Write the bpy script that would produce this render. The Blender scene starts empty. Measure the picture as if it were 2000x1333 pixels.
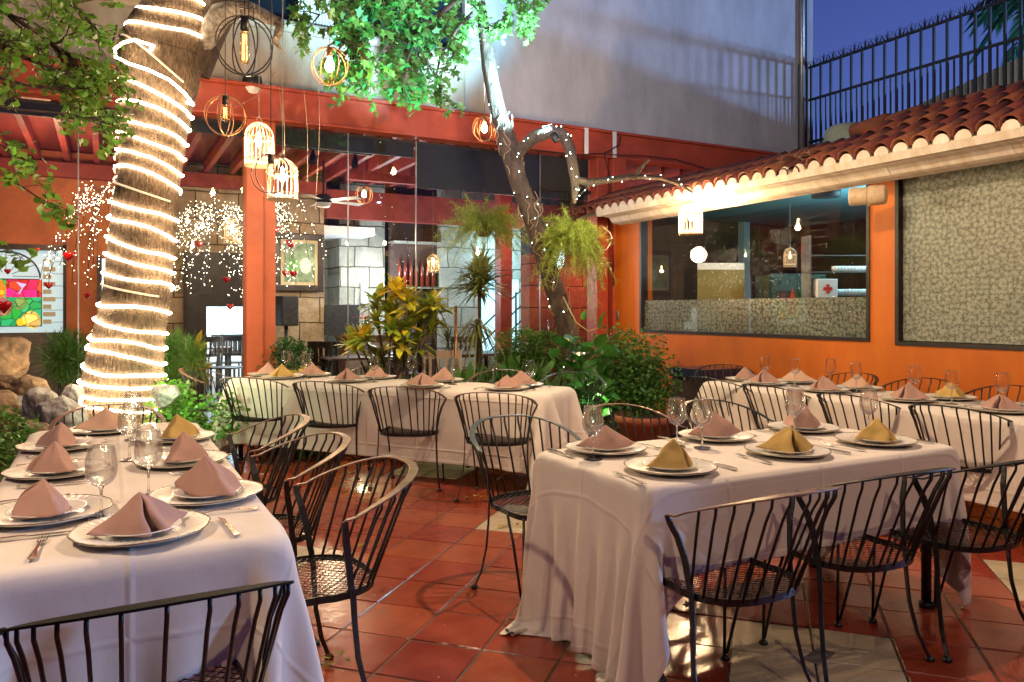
import bpy, math, random
import numpy as np
from mathutils import Vector, Matrix
SC = bpy.context.scene
COL = SC.collection
R_ = math.radians
rnd = random.Random(7)
rng = np.random.default_rng(11)

# ------------------------------------------------------------------ camera
TH = math.atan(795 / 1500.0)            # yaw of the camera away from the wall direction (+Y)
S_, C_ = math.sin(TH), math.cos(TH)
CH = 1.38
cam = bpy.data.cameras.new('camera')
camo = bpy.data.objects.new('camera', cam)
COL.objects.link(camo)
camo.location = (0, 0, CH)
camo.rotation_euler = (R_(90), 0, -TH)
cam.sensor_width = 36
cam.lens = 27.0
cam.shift_y = -(666.5 - 605) / 2000.0
cam.clip_end = 3000
cam.clip_start = 0.05
SC.camera = camo

# ------------------------------------------------------------------ sky
w = bpy.data.worlds.new('World')
SC.world = w
w.use_nodes = True
nt = w.node_tree
sky = nt.nodes.new('ShaderNodeTexSky')
sky.sky_type = 'NISHITA'
sky.sun_disc = False
sky.sun_elevation = R_(-3.0)
sky.sun_rotation = R_(80)
sky.air_density = 1.0
sky.dust_density = 0.3
sky.ozone_density = 3.8
bg = nt.nodes['Background']
nt.links.new(sky.outputs[0], bg.inputs[0])
bg.inputs[1].default_value = 1.5
SC.view_settings.view_transform = 'Standard'
SC.view_settings.look = 'None'
SC.view_settings.exposure = 0.55
SC.view_settings.gamma = 1
SC.cycles.use_denoising = True
SC.cycles.max_bounces = 10
SC.cycles.transparent_max_bounces = 24
SC.cycles.diffuse_bounces = 3
SC.cycles.glossy_bounces = 4
SC.cycles.transmission_bounces = 6
SC.cycles.sample_clamp_indirect = 4.0
SC.cycles.caustics_reflective = False
SC.cycles.caustics_refractive = False

def light(name, kind, loc, energy, color, size=0.05, target=None, spot=60, blend=0.6, sy=None):
    d = bpy.data.lights.new(name, kind)
    d.energy = energy
    d.color = color
    if kind == 'POINT': d.shadow_soft_size = size
    if kind == 'SPOT':
        d.shadow_soft_size = size; d.spot_size = R_(spot); d.spot_blend = blend
    if kind == 'AREA':
        d.size = size
        if sy: d.shape = 'RECTANGLE'; d.size_y = sy
    if kind == 'SUN': d.angle = R_(size)
    o = bpy.data.objects.new(name, d)
    COL.objects.link(o)
    o.location = loc
    if target is not None:
        v = Vector(target) - Vector(loc)
        o.rotation_euler = v.to_track_quat('-Z', 'Y').to_euler()
    return o

WARM = (1.0, 0.62, 0.32)
WARM2 = (1.0, 0.74, 0.48)
WARM3 = (1.0, 0.70, 0.44)
# the last of the dusk light, almost gone
light('dusk_sun', 'SUN', (0, 0, 30), 0.02, (0.5, 0.6, 1.0), 20, target=(6, 8, 0))
# street lamp beyond the railings: throws the shadow of the railings on the tower wall
light('street_lamp_light', 'SPOT', (25.0, -8.0, 5.35), 12000, (0.26, 0.48, 1.0), 0.45, target=(6, 9, 6.2), spot=75)
light('wall_flood_light', 'SPOT', (2.6, 4.6, 3.3), 330, (0.50, 0.66, 1.0), 0.08, target=(4.6, 9, 5.9), spot=120, blend=1.0)
# patio lamps of the terrace, over and behind the camera
light('patio_lamp_light', 'POINT', (1.2, -1.3, 3.3), 100, WARM3, 0.03)
light('patio_lamp_light', 'POINT', (4.9, 0.7, 2.9), 75, WARM3, 0.03)
light('patio_lamp_light', 'POINT', (-0.9, 2.3, 2.2), 72, WARM3, 0.03)
light('patio_lamp_light', 'POINT', (2.7, 3.7, 3.45), 270, WARM3, 0.03)
light('plant_light', 'POINT', (2.1, 6.95, 0.45), 10, (1.0, .85, .5), 0.05)  # lamp added low down to brighten the croton
light('plant_light', 'POINT', (.55, 6.9, 0.75), 12, (.75, 1.0, .55), 0.05)
light('plant_light', 'POINT', (4.0, 5.9, 0.5), 4, (.8, 1.0, .6), 0.05)  # lamp added to brighten the plants round the leaning tree

# ------------------------------------------------------------------ helpers
def at(x, y, d):
    """a point seen at photo pixel x,y from the camera, d metres ahead"""
    l = (x - 1000) / 1500.0 * d
    return Vector((d * S_ + l * C_, d * C_ - l * S_, CH - (y - 605) / 1500.0 * d))

def atY(x, y, Y):
    r = (x - 1000) / 1500.0
    return at(x, y, Y / (C_ - r * S_))

def tag(o, label=None, cat=None, group=None, kind=None):
    if label: o['label'] = label
    if cat: o['category'] = cat
    if group: o['group'] = group
    if kind: o['kind'] = kind
    return o

def thing(name, label, cat, loc=(0, 0, 0), rz=0, group=None):
    o = bpy.data.objects.new(name, None)
    COL.objects.link(o)
    o.location = loc
    o.rotation_euler = (0, 0, rz)
    o.empty_display_size = 0.1
    return tag(o, label, cat, group)

def dup(root, loc, rz, label=None, group=None, scale=None):
    r = root.copy(); COL.objects.link(r)
    r.location = loc; r.rotation_euler = (0, 0, rz)
    if scale: r.scale = scale
    if label: r['label'] = label
    if group: r['group'] = group
    for ch in list(root.children):
        c = ch.copy(); COL.objects.link(c); c.parent = r
        for g in list(ch.children):
            d = g.copy(); COL.objects.link(d); d.parent = c
    return r

class MB:
    """collects vertices and faces, builds one mesh object"""
    def __init__(s): s.v = []; s.f = []; s.mi = []; s.cur = 0
    def add(s, vs, fs):
        b = len(s.v)
        s.v += [tuple(map(float, p)) for p in vs]
        s.f += [tuple(b + i for i in f) for f in fs]
        s.mi += [s.cur] * len(fs)
        return s
    def box(s, x0, y0, z0, x1, y1, z1):
        vs = [(x0,y0,z0),(x1,y0,z0),(x1,y1,z0),(x0,y1,z0),(x0,y0,z1),(x1,y0,z1),(x1,y1,z1),(x0,y1,z1)]
        return s.add(vs, [(0,3,2,1),(4,5,6,7),(0,1,5,4),(1,2,6,5),(2,3,7,6),(3,0,4,7)])
    def cbox(s, c, size, rz=0):
        a, b, h = size[0]/2, size[1]/2, size[2]/2
        m = Matrix.Rotation(rz, 3, 'Z')
        vs = [Vector(c) + m @ Vector(p) for p in ((-a,-b,-h),(a,-b,-h),(a,b,-h),(-a,b,-h),(-a,-b,h),(a,-b,h),(a,b,h),(-a,b,h))]
        return s.add(vs, [(0,3,2,1),(4,5,6,7),(0,1,5,4),(1,2,6,5),(2,3,7,6),(3,0,4,7)])
    def tube(s, pts, r, n=8, closed=False, flat=None, caps=True):
        """sweep; r float or list; flat=(w,t): rectangular band, w along the given up (z) axis"""
        pts = [Vector(p) for p in pts]; m = len(pts)
        rr = r if isinstance(r, (list, tuple, np.ndarray)) else [r] * m
        rings = []; prev = None
        for i in range(m):
            if closed: t = pts[(i+1) % m] - pts[i-1]
            else: t = pts[min(i+1, m-1)] - pts[max(i-1, 0)]
            if t.length < 1e-9: t = Vector((0, 0, 1))
            t.normalize()
            if prev is None:
                a = Vector((0, 0, 1)) if abs(t.z) < 0.9 else Vector((1, 0, 0))
                u = t.cross(a).normalized()
            else:
                u = (prev - t * prev.dot(t))
                u = u.normalized() if u.length > 1e-6 else t.orthogonal().normalized()
            prev = u; v = t.cross(u)
            rings.append([pts[i] + (u * math.cos(2*math.pi*k/n) + v * math.sin(2*math.pi*k/n)) * rr[i] for k in range(n)])
        vs = [p for ring in rings for p in ring]; fs = []
        for i in range(m if closed else m-1):
            a = i * n; b = ((i+1) % m) * n
            for k in range(n):
                fs.append((a+k, a+(k+1) % n, b+(k+1) % n, b+k))
        if not closed and caps:
            fs.append(tuple(range(n))[::-1]); fs.append(tuple((m-1)*n+k for k in range(n)))
        return s.add(vs, fs)
    def band(s, pts, side, w_, t_):
        """flat bar: side(i,tangent)->unit vector of the wide direction"""
        pts = [Vector(p) for p in pts]; m = len(pts); vs = []; fs = []
        for i in range(m):
            t = (pts[min(i+1, m-1)] - pts[max(i-1, 0)]).normalized()
            u = Vector(side(i, t) if callable(side) else side)
            u = (u - t * u.dot(t)).normalized(); v = t.cross(u)
            ww = w_[i] if isinstance(w_, (list, tuple)) else w_
            vs += [pts[i]+u*ww/2+v*t_/2, pts[i]-u*ww/2+v*t_/2, pts[i]-u*ww/2-v*t_/2, pts[i]+u*ww/2-v*t_/2]
        for i in range(m-1):
            a = i*4; b = a+4
            for k in range(4): fs.append((a+k, a+(k+1) % 4, b+(k+1) % 4, b+k))
        fs.append((3,2,1,0)); fs.append(tuple((m-1)*4+k for k in range(4)))
        return s.add(vs, fs)
    def lathe(s, prof, n=24, c=(0,0,0), closed=False):
        vs = []; fs = []; m = len(prof)
        for r, z in prof:
            for k in range(n):
                a = 2*math.pi*k/n
                vs.append((c[0]+r*math.cos(a), c[1]+r*math.sin(a), c[2]+z))
        for i in range(m if closed else m-1):
            for k in range(n):
                j = (i+1) % m
                fs.append((i*n+k, i*n+(k+1) % n, j*n+(k+1) % n, j*n+k))
        return s.add(vs, fs)
    def disc(s, c, r, n=20, up=True):
        vs = [(c[0]+r*math.cos(2*math.pi*k/n), c[1]+r*math.sin(2*math.pi*k/n), c[2]) for k in range(n)]
        return s.add(vs, [tuple(range(n)) if up else tuple(range(n))[::-1]])
    def quad(s, a, b, c, d): return s.add([a, b, c, d], [(0, 1, 2, 3)])
    def build(s, name, mat, parent=None, smooth=False, loc=None, bevel=0):
        me = bpy.data.meshes.new(name)
        me.from_pydata(s.v, [], s.f); me.update()
        for m_ in (mat if isinstance(mat, (list, tuple)) else [mat]): me.materials.append(m_)
        if isinstance(mat, (list, tuple)) and len(mat) > 1:
            me.polygons.foreach_set('material_index', s.mi)
        o = bpy.data.objects.new(name, me); COL.objects.link(o)
        if smooth: me.polygons.foreach_set('use_smooth', [True] * len(me.polygons))
        if parent is not None: o.parent = parent
        if loc is not None: o.location = loc
        if bevel:
            b = o.modifiers.new('edge', 'BEVEL'); b.width = bevel; b.segments = 2; b.limit_method = 'ANGLE'
        return o

def np_mesh(name, V, F, mat, parent=None, smooth=True):
    """V (n,3) array, F (m,k) array of equal-sized faces"""
    me = bpy.data.meshes.new(name)
    F = np.asarray(F, dtype=np.int32); V = np.asarray(V, dtype=np.float32)
    m, k = F.shape
    me.vertices.add(len(V)); me.vertices.foreach_set('co', V.ravel())
    me.loops.add(m * k); me.loops.foreach_set('vertex_index', F.ravel())
    me.polygons.add(m)
    me.polygons.foreach_set('loop_start', np.arange(0, m*k, k, dtype=np.int32))
    me.polygons.foreach_set('loop_total', np.full(m, k, dtype=np.int32))
    me.polygons.foreach_set('use_smooth', np.full(m, smooth, dtype=bool))
    me.update(calc_edges=True); me.validate()
    me.materials.append(mat)
    o = bpy.data.objects.new(name, me); COL.objects.link(o)
    if parent is not None: o.parent = parent
    return o

def scatter(name, tv, tf, P, D, scale, mat, parent=None, droop=0.0, roll=None, up=None, smooth=True):
    """copies of a small leaf template (long axis +Y, face +Z) at points P pointing along D"""
    P = np.asarray(P, float); D = np.asarray(D, float); n = len(P)
    D = D / np.maximum(np.linalg.norm(D, axis=1, keepdims=True), 1e-9)
    if up is None: up = rng.normal(size=(n, 3)) * 0.6 + np.array([0, 0, 1.0])
    X = np.cross(D, up); X /= np.maximum(np.linalg.norm(X, axis=1, keepdims=True), 1e-9)
    Z = np.cross(X, D)
    sc = np.broadcast_to(np.asarray(scale, float), (n,))
    tv = np.asarray(tv, float); k = len(tv)
    V = P[:, None, :] + sc[:, None, None] * (tv[None, :, 0:1] * X[:, None, :] + tv[None, :, 1:2] * D[:, None, :] + tv[None, :, 2:3] * Z[:, None, :])
    if droop:
        V[:, :, 2] -= droop * sc[:, None] * tv[None, :, 1] ** 2
    F = (np.asarray(tf)[None, :, :] + (np.arange(n) * k)[:, None, None]).reshape(-1, len(tf[0]))
    return np_mesh(name, V.reshape(-1, 3), F, mat, parent, smooth)

# ------------------------------------------------------------------ materials
def mat(name, col, rough=0.6, metal=0.0, spec=0.5, noise=0.0, nscale=8.0, bump=0.0, bscale=40.0, col2=None, emit=None, estr=0.0, island=0.0, transl=0.0, coat=0.0, stretch=None, rvar=0.0):
    m = bpy.data.materials.new(name); m.use_nodes = True
    n = m.node_tree.nodes; l = m.node_tree.links
    b = n['Principled BSDF']
    b.inputs['Roughness'].default_value = rough
    b.inputs['Metallic'].default_value = metal
    b.inputs['Specular IOR Level'].default_value = spec
    if coat: b.inputs['Coat Weight'].default_value = coat; b.inputs['Coat Roughness'].default_value = 0.15
    c4 = (*col, 1)
    b.inputs['Base Color'].default_value = c4
    tc = n.new('ShaderNodeTexCoord')
    vec = tc.outputs['Object']
    if stretch:
        mp = n.new('ShaderNodeMapping'); mp.inputs['Scale'].default_value = stretch
        l.new(vec, mp.inputs[0]); vec = mp.outputs[0]
    src = None
    if noise or col2:
        t = n.new('ShaderNodeTexNoise'); t.inputs['Scale'].default_value = nscale; t.inputs['Detail'].default_value = 6
        t.inputs['Roughness'].default_value = 0.65
        l.new(vec, t.inputs['Vector'])
        r = n.new('ShaderNodeValToRGB')
        c2 = col2 if col2 else tuple(x * (1 - noise) for x in col)
        c1 = col if col2 else tuple(min(1, x * (1 + noise * 0.5)) for x in col)
        r.color_ramp.elements[0].position = 0.35; r.color_ramp.elements[1].position = 0.68
        r.color_ramp.elements[0].color = (*c2, 1); r.color_ramp.elements[1].color = (*c1, 1)
        l.new(t.outputs['Fac'], r.inputs[0]); src = r.outputs[0]
        if rvar:
            mr = n.new('ShaderNodeMapRange'); mr.inputs[3].default_value = max(0.02, rough - rvar); mr.inputs[4].default_value = rough + rvar
            l.new(t.outputs['Fac'], mr.inputs[0]); l.new(mr.outputs[0], b.inputs['Roughness'])
    if island:
        g = n.new('ShaderNodeNewGeometry'); h = n.new('ShaderNodeHueSaturation')
        m1 = n.new('ShaderNodeMapRange'); m1.inputs[3].default_value = 1 - island; m1.inputs[4].default_value = 1 + island
        m2 = n.new('ShaderNodeMapRange'); m2.inputs[3].default_value = 0.5 - island * 0.06; m2.inputs[4].default_value = 0.5 + island * 0.06
        l.new(g.outputs['Random Per Island'], m1.inputs[0]); l.new(m1.outputs[0], h.inputs['Value'])
        l.new(g.outputs['Random Per Island'], m2.inputs[0]); l.new(m2.outputs[0], h.inputs['Hue'])
        if src: l.new(src, h.inputs['Color'])
        else: h.inputs['Color'].default_value = c4
        src = h.outputs[0]
    if src: l.new(src, b.inputs['Base Color'])
    if bump:
        t2 = n.new('ShaderNodeTexNoise'); t2.inputs['Scale'].default_value = bscale; t2.inputs['Detail'].default_value = 5
        l.new(vec, t2.inputs['Vector'])
        bp = n.new('ShaderNodeBump'); bp.inputs['Strength'].default_value = bump; bp.inputs['Distance'].default_value = 0.02
        l.new(t2.outputs['Fac'], bp.inputs['Height']); l.new(bp.outputs[0], b.inputs['Normal'])
    if emit:
        b.inputs['Emission Color'].default_value = (*emit, 1); b.inputs['Emission Strength'].default_value = estr
    if transl:
        tr = n.new('ShaderNodeBsdfTranslucent'); mx = n.new('ShaderNodeMixShader'); mx.inputs[0].default_value = transl
        if src: l.new(src, tr.inputs[0])
        else: tr.inputs[0].default_value = c4
        l.new(b.outputs[0], mx.inputs[1]); l.new(tr.outputs[0], mx.inputs[2]); l.new(mx.outputs[0], n['Material Output'].inputs[0])
    m['nodes_note'] = 1
    return m

def emis(name, col, s):
    m = bpy.data.materials.new(name); m.use_nodes = True
    n = m.node_tree.nodes; b = n['Principled BSDF']
    b.inputs['Base Color'].default_value = (*[c * 0.6 for c in col], 1)
    b.inputs['Emission Color'].default_value = (*col, 1); b.inputs['Emission Strength'].default_value = s
    return m

def thin_glass(name, tint=(1, 1, 1), rough=0.0, ior=1.45, boost=0.0):
    m = bpy.data.materials.new(name); m.use_nodes = True
    n = m.node_tree.nodes; l = m.node_tree.links
    n.remove(n['Principled BSDF'])
    tr = n.new('ShaderNodeBsdfTransparent'); tr.inputs[0].default_value = (*tint, 1)
    gl = n.new('ShaderNodeBsdfGlossy'); gl.inputs['Roughness'].default_value = rough
    # reflection that grows towards grazing angles, the same from both sides of the thin wall
    fr = n.new('ShaderNodeLayerWeight'); fr.inputs[0].default_value = .5
    mx = n.new('ShaderNodeMixShader')
    pw = n.new('ShaderNodeMath'); pw.operation = 'POWER'; pw.inputs[1].default_value = 4.0
    ad = n.new('ShaderNodeMath'); ad.operation = 'MULTIPLY_ADD'; ad.inputs[1].default_value = .75; ad.inputs[2].default_value = ((ior-1)/(ior+1))**2 + boost; ad.use_clamp = True
    l.new(fr.outputs['Facing'], pw.inputs[0]); l.new(pw.outputs[0], ad.inputs[0]); l.new(ad.outputs[0], mx.inputs[0])
    l.new(tr.outputs[0], mx.inputs[1]); l.new(gl.outputs[0], mx.inputs[2]); l.new(mx.outputs[0], n['Material Output'].inputs[0])
    return m

def stone_mat(name, col, col2, sx, sy, mortar=(0.2, 0.17, 0.13), plane='XZ', bump=0.6):
    m = mat(name, col, 0.85, noise=0.4, nscale=5, col2=col2)
    n = m.node_tree.nodes; l = m.node_tree.links; b = n['Principled BSDF']
    src = b.inputs['Base Color'].links[0].from_socket
    tc = n.new('ShaderNodeTexCoord'); sp = n.new('ShaderNodeSeparateXYZ'); cb = n.new('ShaderNodeCombineXYZ')
    l.new(tc.outputs['Object'], sp.inputs[0])
    l.new(sp.outputs[0 if plane[0] == 'X' else 1], cb.inputs[0]); l.new(sp.outputs[2], cb.inputs[1])
    nz = n.new('ShaderNodeTexNoise'); nz.inputs['Scale'].default_value = 2.5
    l.new(cb.outputs[0], nz.inputs['Vector'])
    av = n.new('ShaderNodeVectorMath'); av.operation = 'MULTIPLY_ADD'; av.inputs[1].default_value = (0.06, 0.06, 0)
    l.new(nz.outputs['Color'], av.inputs[0]); l.new(cb.outputs[0], av.inputs[2])
    br = n.new('ShaderNodeTexBrick'); br.inputs['Scale'].default_value = 1; br.inputs['Brick Width'].default_value = sx
    br.inputs['Row Height'].default_value = sy; br.inputs['Mortar Size'].default_value = 0.012; br.inputs['Mortar Smooth'].default_value = 0.4
    br.inputs['Color1'].default_value = (1, 1, 1, 1); br.inputs['Color2'].default_value = (0.72, 0.7, 0.68, 1); br.inputs['Mortar'].default_value = (*mortar, 1)
    l.new(av.outputs[0], br.inputs['Vector'])
    mx = n.new('ShaderNodeMix'); mx.data_type = 'RGBA'; mx.blend_type = 'MULTIPLY'; mx.inputs[0].default_value = 1
    l.new(src, mx.inputs[6]); l.new(br.outputs['Color'], mx.inputs[7]); l.new(mx.outputs[2], b.inputs['Base Color'])
    n2 = n.new('ShaderNodeTexNoise'); n2.inputs['Scale'].default_value = 22; n2.inputs['Detail'].default_value = 6
    l.new(tc.outputs['Object'], n2.inputs['Vector'])
    mm = n.new('ShaderNodeMath'); mm.operation = 'MULTIPLY_ADD'; mm.inputs[1].default_value = -1.5
    l.new(br.outputs['Fac'], mm.inputs[0]); l.new(n2.outputs['Fac'], mm.inputs[2])
    bp = n.new('ShaderNodeBump'); bp.inputs['Strength'].default_value = bump; bp.inputs['Distance'].default_value = 0.03
    l.new(mm.outputs[0], bp.inputs['Height']); l.new(bp.outputs[0], b.inputs['Normal'])
    return m

M = {}
M['metal_black'] = mat('black painted wrought iron', (0.010, 0.010, 0.010), 0.36, metal=0.0, spec=0.45, noise=0.5, nscale=30, bump=0.12, bscale=120)
M['rail_black'] = mat('matt black chair rail', (0.008, 0.008, 0.008), 0.6, spec=0.05, bump=0.1, bscale=120)
M['rail'] = mat('worn brown chair rail', (0.24, 0.125, 0.08), 0.38, spec=0.5, noise=0.5, nscale=24, col2=(0.09, 0.05, 0.035), bump=0.1, bscale=150)
M['rail_teal'] = mat('worn teal chair rail', (0.05, 0.075, 0.08), 0.36, spec=0.6, noise=0.5, nscale=24, bump=0.1, bscale=150)
M['cloth'] = mat('white tablecloth', (0.70, 0.68, 0.66), 0.85, spec=0.2, noise=0.06, nscale=5, bump=0.30, bscale=7, transl=0.10)
def cloth_mat():
    m = mat('white pressed tablecloth', (0.74, 0.68, 0.61), 0.85, spec=0.2, noise=0.05, nscale=4, transl=0.10)
    n = m.node_tree.nodes; l = m.node_tree.links; b = n['Principled BSDF']
    uv = n.new('ShaderNodeUVMap'); sp = n.new('ShaderNodeSeparateXYZ'); l.new(uv.outputs[0], sp.inputs[0])
    acc = None
    for k, per in ((0, .47), (1, .40)):
        a = n.new('ShaderNodeMath'); a.operation = 'PINGPONG'; a.inputs[1].default_value = per/2; l.new(sp.outputs[k], a.inputs[0])
        r = n.new('ShaderNodeMapRange'); r.interpolation_type = 'SMOOTHSTEP'; r.inputs[1].default_value = 0.0; r.inputs[2].default_value = .014; r.inputs[3].default_value = 1.0; r.inputs[4].default_value = 0.0
        l.new(a.outputs[0], r.inputs[0])
        if acc is None: acc = r.outputs[0]
        else:
            q = n.new('ShaderNodeMath'); q.operation = 'MAXIMUM'; l.new(acc, q.inputs[0]); l.new(r.outputs[0], q.inputs[1]); acc = q.outputs[0]
    nz = n.new('ShaderNodeTexNoise'); nz.inputs['Scale'].default_value = 6; nz.inputs['Detail'].default_value = 5; l.new(uv.outputs[0], nz.inputs['Vector'])
    wv = n.new('ShaderNodeTexNoise'); wv.inputs['Scale'].default_value = 420; l.new(uv.outputs[0], wv.inputs['Vector'])
    m1 = n.new('ShaderNodeMath'); m1.operation = 'MULTIPLY_ADD'; m1.inputs[1].default_value = .42; l.new(acc, m1.inputs[0])
    m2 = n.new('ShaderNodeMath'); m2.operation = 'MULTIPLY_ADD'; m2.inputs[1].default_value = .05; l.new(wv.outputs['Fac'], m2.inputs[0])
    m3 = n.new('ShaderNodeMath'); m3.operation = 'MULTIPLY'; m3.inputs[1].default_value = 1.1; l.new(nz.outputs['Fac'], m3.inputs[0])
    l.new(m3.outputs[0], m2.inputs[2]); l.new(m2.outputs[0], m1.inputs[2])
    at_ = n.new('ShaderNodeAttribute'); at_.attribute_name = 'edge_dist'
    h1 = n.new('ShaderNodeMapRange'); h1.inputs[1].default_value = .024; h1.inputs[2].default_value = .030; h1.inputs[3].default_value = .45; h1.inputs[4].default_value = 0.0
    l.new(at_.outputs['Fac'], h1.inputs[0])
    m4 = n.new('ShaderNodeMath'); m4.operation = 'ADD'; l.new(m1.outputs[0], m4.inputs[0]); l.new(h1.outputs[0], m4.inputs[1])
    bp = n.new('ShaderNodeBump'); bp.inputs['Strength'].default_value = .5; bp.inputs['Distance'].default_value = .012
    l.new(m4.outputs[0], bp.inputs['Height']); l.new(bp.outputs[0], b.inputs['Normal'])
    return m
M['cloth'] = cloth_mat()
M['napkin_pink'] = mat('dusty pink napkin', (0.41, 0.25, 0.20), 0.9, spec=0.2, noise=0.06, nscale=90, bump=0.12, bscale=18)
M['napkin_beige'] = mat('beige pink napkin', (0.55, 0.36, 0.26), 0.9, spec=0.2, noise=0.06, nscale=90, bump=0.12, bscale=18)
M['napkin_yellow'] = mat('mustard napkin', (0.50, 0.34, 0.11), 0.9, spec=0.2, noise=0.06, nscale=90, bump=0.12, bscale=18)
M['china'] = mat('white china', (0.72, 0.71, 0.68), 0.18, spec=0.6, noise=0.03)
M['charger'] = mat('cream charger', (0.68, 0.64, 0.56), 0.22, spec=0.6, metal=0.0, noise=0.06, nscale=20)
M['silver'] = mat('silver', (0.62, 0.60, 0.56), 0.2, metal=1.0, noise=0.2, nscale=20)
M['rim'] = mat('tarnished silver rim', (0.30, 0.26, 0.2), 0.3, metal=0.9, noise=0.4, nscale=60)
M['glass'] = thin_glass('wine glass', (0.96, 0.97, 0.97), 0.02, 1.5, 0.03)
g = bpy.data.materials.new('stem glass'); g.use_nodes = True
g.node_tree.nodes['Principled BSDF'].inputs['Transmission Weight'].default_value = 1
g.node_tree.nodes['Principled BSDF'].inputs['Roughness'].default_value = 0.02
g.node_tree.nodes['Principled BSDF'].inputs['Base Color'].default_value = (0.95, 0.97, 0.97, 1)
M['stem'] = g
g2 = g.copy(); g2.name = 'bowl glass'
_n = g2.node_tree.nodes; _l = g2.node_tree.links
_t = _n.new('ShaderNodeBsdfTransparent'); _x = _n.new('ShaderNodeMixShader'); _x.inputs[0].default_value = .72
_l.new(_n['Principled BSDF'].outputs[0], _x.inputs[1]); _l.new(_t.outputs[0], _x.inputs[2]); _l.new(_x.outputs[0], _n['Material Output'].inputs[0])
M['bowl'] = g2
M['pane'] = thin_glass('facade glass', (0.93, 0.95, 0.95), 0.0, 1.5, 0.01)
M['red'] = mat('red painted steel', (0.42, 0.068, 0.035), 0.45, noise=0.25, nscale=3, bump=0.05)
M['red_dark'] = mat('dark red painted timber', (0.26, 0.04, 0.03), 0.5, noise=0.3, nscale=4)
M['orange_red'] = mat('orange red column paint', (0.50, 0.11, 0.04), 0.5, noise=0.2, nscale=3)
M['black'] = mat('matt black panel', (0.012, 0.012, 0.014), 0.6, noise=0.3)
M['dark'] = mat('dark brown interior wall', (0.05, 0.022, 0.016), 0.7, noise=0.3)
M['wood'] = mat('dark stained wood', (0.09, 0.03, 0.015), 0.4, noise=0.5, nscale=6, stretch=(1, 1, 8))
M['wood_black'] = mat('near black wood', (0.02, 0.014, 0.014), 0.4, noise=0.5, nscale=9)
M['bulb'] = emis('lit filament bulb', (1.0, 0.62, 0.28), 60)
M['bulb_dim'] = emis('glowing amber bulb', (1.0, 0.45, 0.12), 4)
M['copper'] = mat('copper wire', (0.45, 0.22, 0.10), 0.35, metal=0.8, noise=0.3, nscale=30)
M['cage'] = mat('cream wire cage', (0.65, 0.5, 0.33), 0.5, noise=0.2, nscale=30)
M['wire_black'] = mat('black wire', (0.02, 0.018, 0.016), 0.4)
M['cord'] = mat('grey hanging cord', (0.25, 0.24, 0.22), 0.6)
# ================================================================== SETTING
def struct(o): return tag(o, kind='structure')

# terrace floor: 32 cm clay tiles laid on the diagonal, cream tiles in blocks of four
M['tile_red'] = mat('glazed red clay tile', (0.32, 0.057, 0.025), 0.19, spec=0.55, noise=0.42, nscale=4.5, col2=(0.22, 0.036, 0.016), bump=0.10, bscale=14, island=0.12, rvar=0.14)
M['tile_cream'] = mat('cream marble tile', (0.52, 0.43, 0.29), 0.24, spec=0.5, noise=0.3, nscale=3, bump=0.08, bscale=14, island=0.10, rvar=0.1)
M['grout'] = mat('dark grout', (0.075, 0.035, 0.022), 0.45, noise=0.4, nscale=20, bump=0.4, bscale=80)
M['soil'] = mat('damp soil', (0.035, 0.022, 0.014), 0.95, noise=0.5, nscale=9, bump=1.0, bscale=25)
def tile_floor():
    o0 = at(860, 1193, 1500 * CH / (1193 - 605.0)); ox, oy = o0.x, o0.y
    a = R_(45.9); ua = np.array([math.sin(a), math.cos(a)]); ub = np.array([math.cos(a), -math.sin(a)])
    p = 0.32; g = 0.0035
    cream = {(0, 5), (5, 0), (1, -4), (4, 9), (9, -4), (5, -8), (-4, 1), (-5, -3), (-4, 10), (9, 5), (13, 1), (13, 10), (-8, 5), (-9, -8), (0, -12), (9, -12), (8, 14), (-8, -4)}
    mb = MB()
    for i in range(-26, 34):
        for j in range(-30, 30):
            c = np.array([ox, oy]) + p * ((i + .5) * ua + (j + .5) * ub)
            if not (-6.2 < c[0] < 6.5 and -3.2 < c[1] < 9.1): continue
            mb.cur = 1 if any(ci - 1 <= i <= ci and cj - 1 <= j <= cj for ci, cj in cream) else 0
            tx, ty, dz = rnd.gauss(0, .0010), rnd.gauss(0, .0010), rnd.gauss(0, .0005)
            h = p / 2 - g; hb = h - 0.004
            def pt(u, v, z): q = c + u * ua + v * ub; return (q[0], q[1], z + dz + tx * u / h + ty * v / h)
            vs = [pt(s * hb, t * hb, 0.0) for s, t in ((-1,-1),(1,-1),(1,1),(-1,1))] + [pt(s * h, t * h, -0.005) for s, t in ((-1,-1),(1,-1),(1,1),(-1,1))]
            mb.add(vs, [(3,2,1,0)] + [((k+1) % 4, k, k+4, (k+1) % 4 + 4)[::-1] for k in range(4)])
    o = mb.build('floor', [M['tile_red'], M['tile_cream']])
    struct(o)
    struct(MB().box(-6.4, -3.4, -0.2, 6.6, 9.2, -0.004).build('floor_bed', M['grout']))
tile_floor()
struct(MB().quad((-1500, -1500, -0.25), (1500, -1500, -0.25), (1500, 1500, -0.25), (-1500, 1500, -0.25)).build('ground', M['soil']))
# raised planting bed along the glass front and round the big tree
def bed(pts, z, name):
    mb = MB(); n = len(pts)
    vs = [(x, y, -0.05) for x, y in pts] + [(x, y, z) for x, y in pts]
    mb.add(vs, [tuple(range(n, 2*n))] + [(k, (k+1) % n, n+(k+1) % n, n+k) for k in range(n)])
    return struct(mb.build(name, M['soil']))
bed([(-4.5, 5.2), (-1.0, 5.2), (-.75, 5.9), (.55, 6.4), (.75, 7.4), (1.3, 8.4), (2.3, 8.15), (3.3, 7.0), (4.1, 6.3), (5.3, 6.3), (5.6, 7.2), (6.28, 7.4), (6.28, 8.82), (-4.5, 8.82)], 0.06, 'planting_bed_ground')

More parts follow.
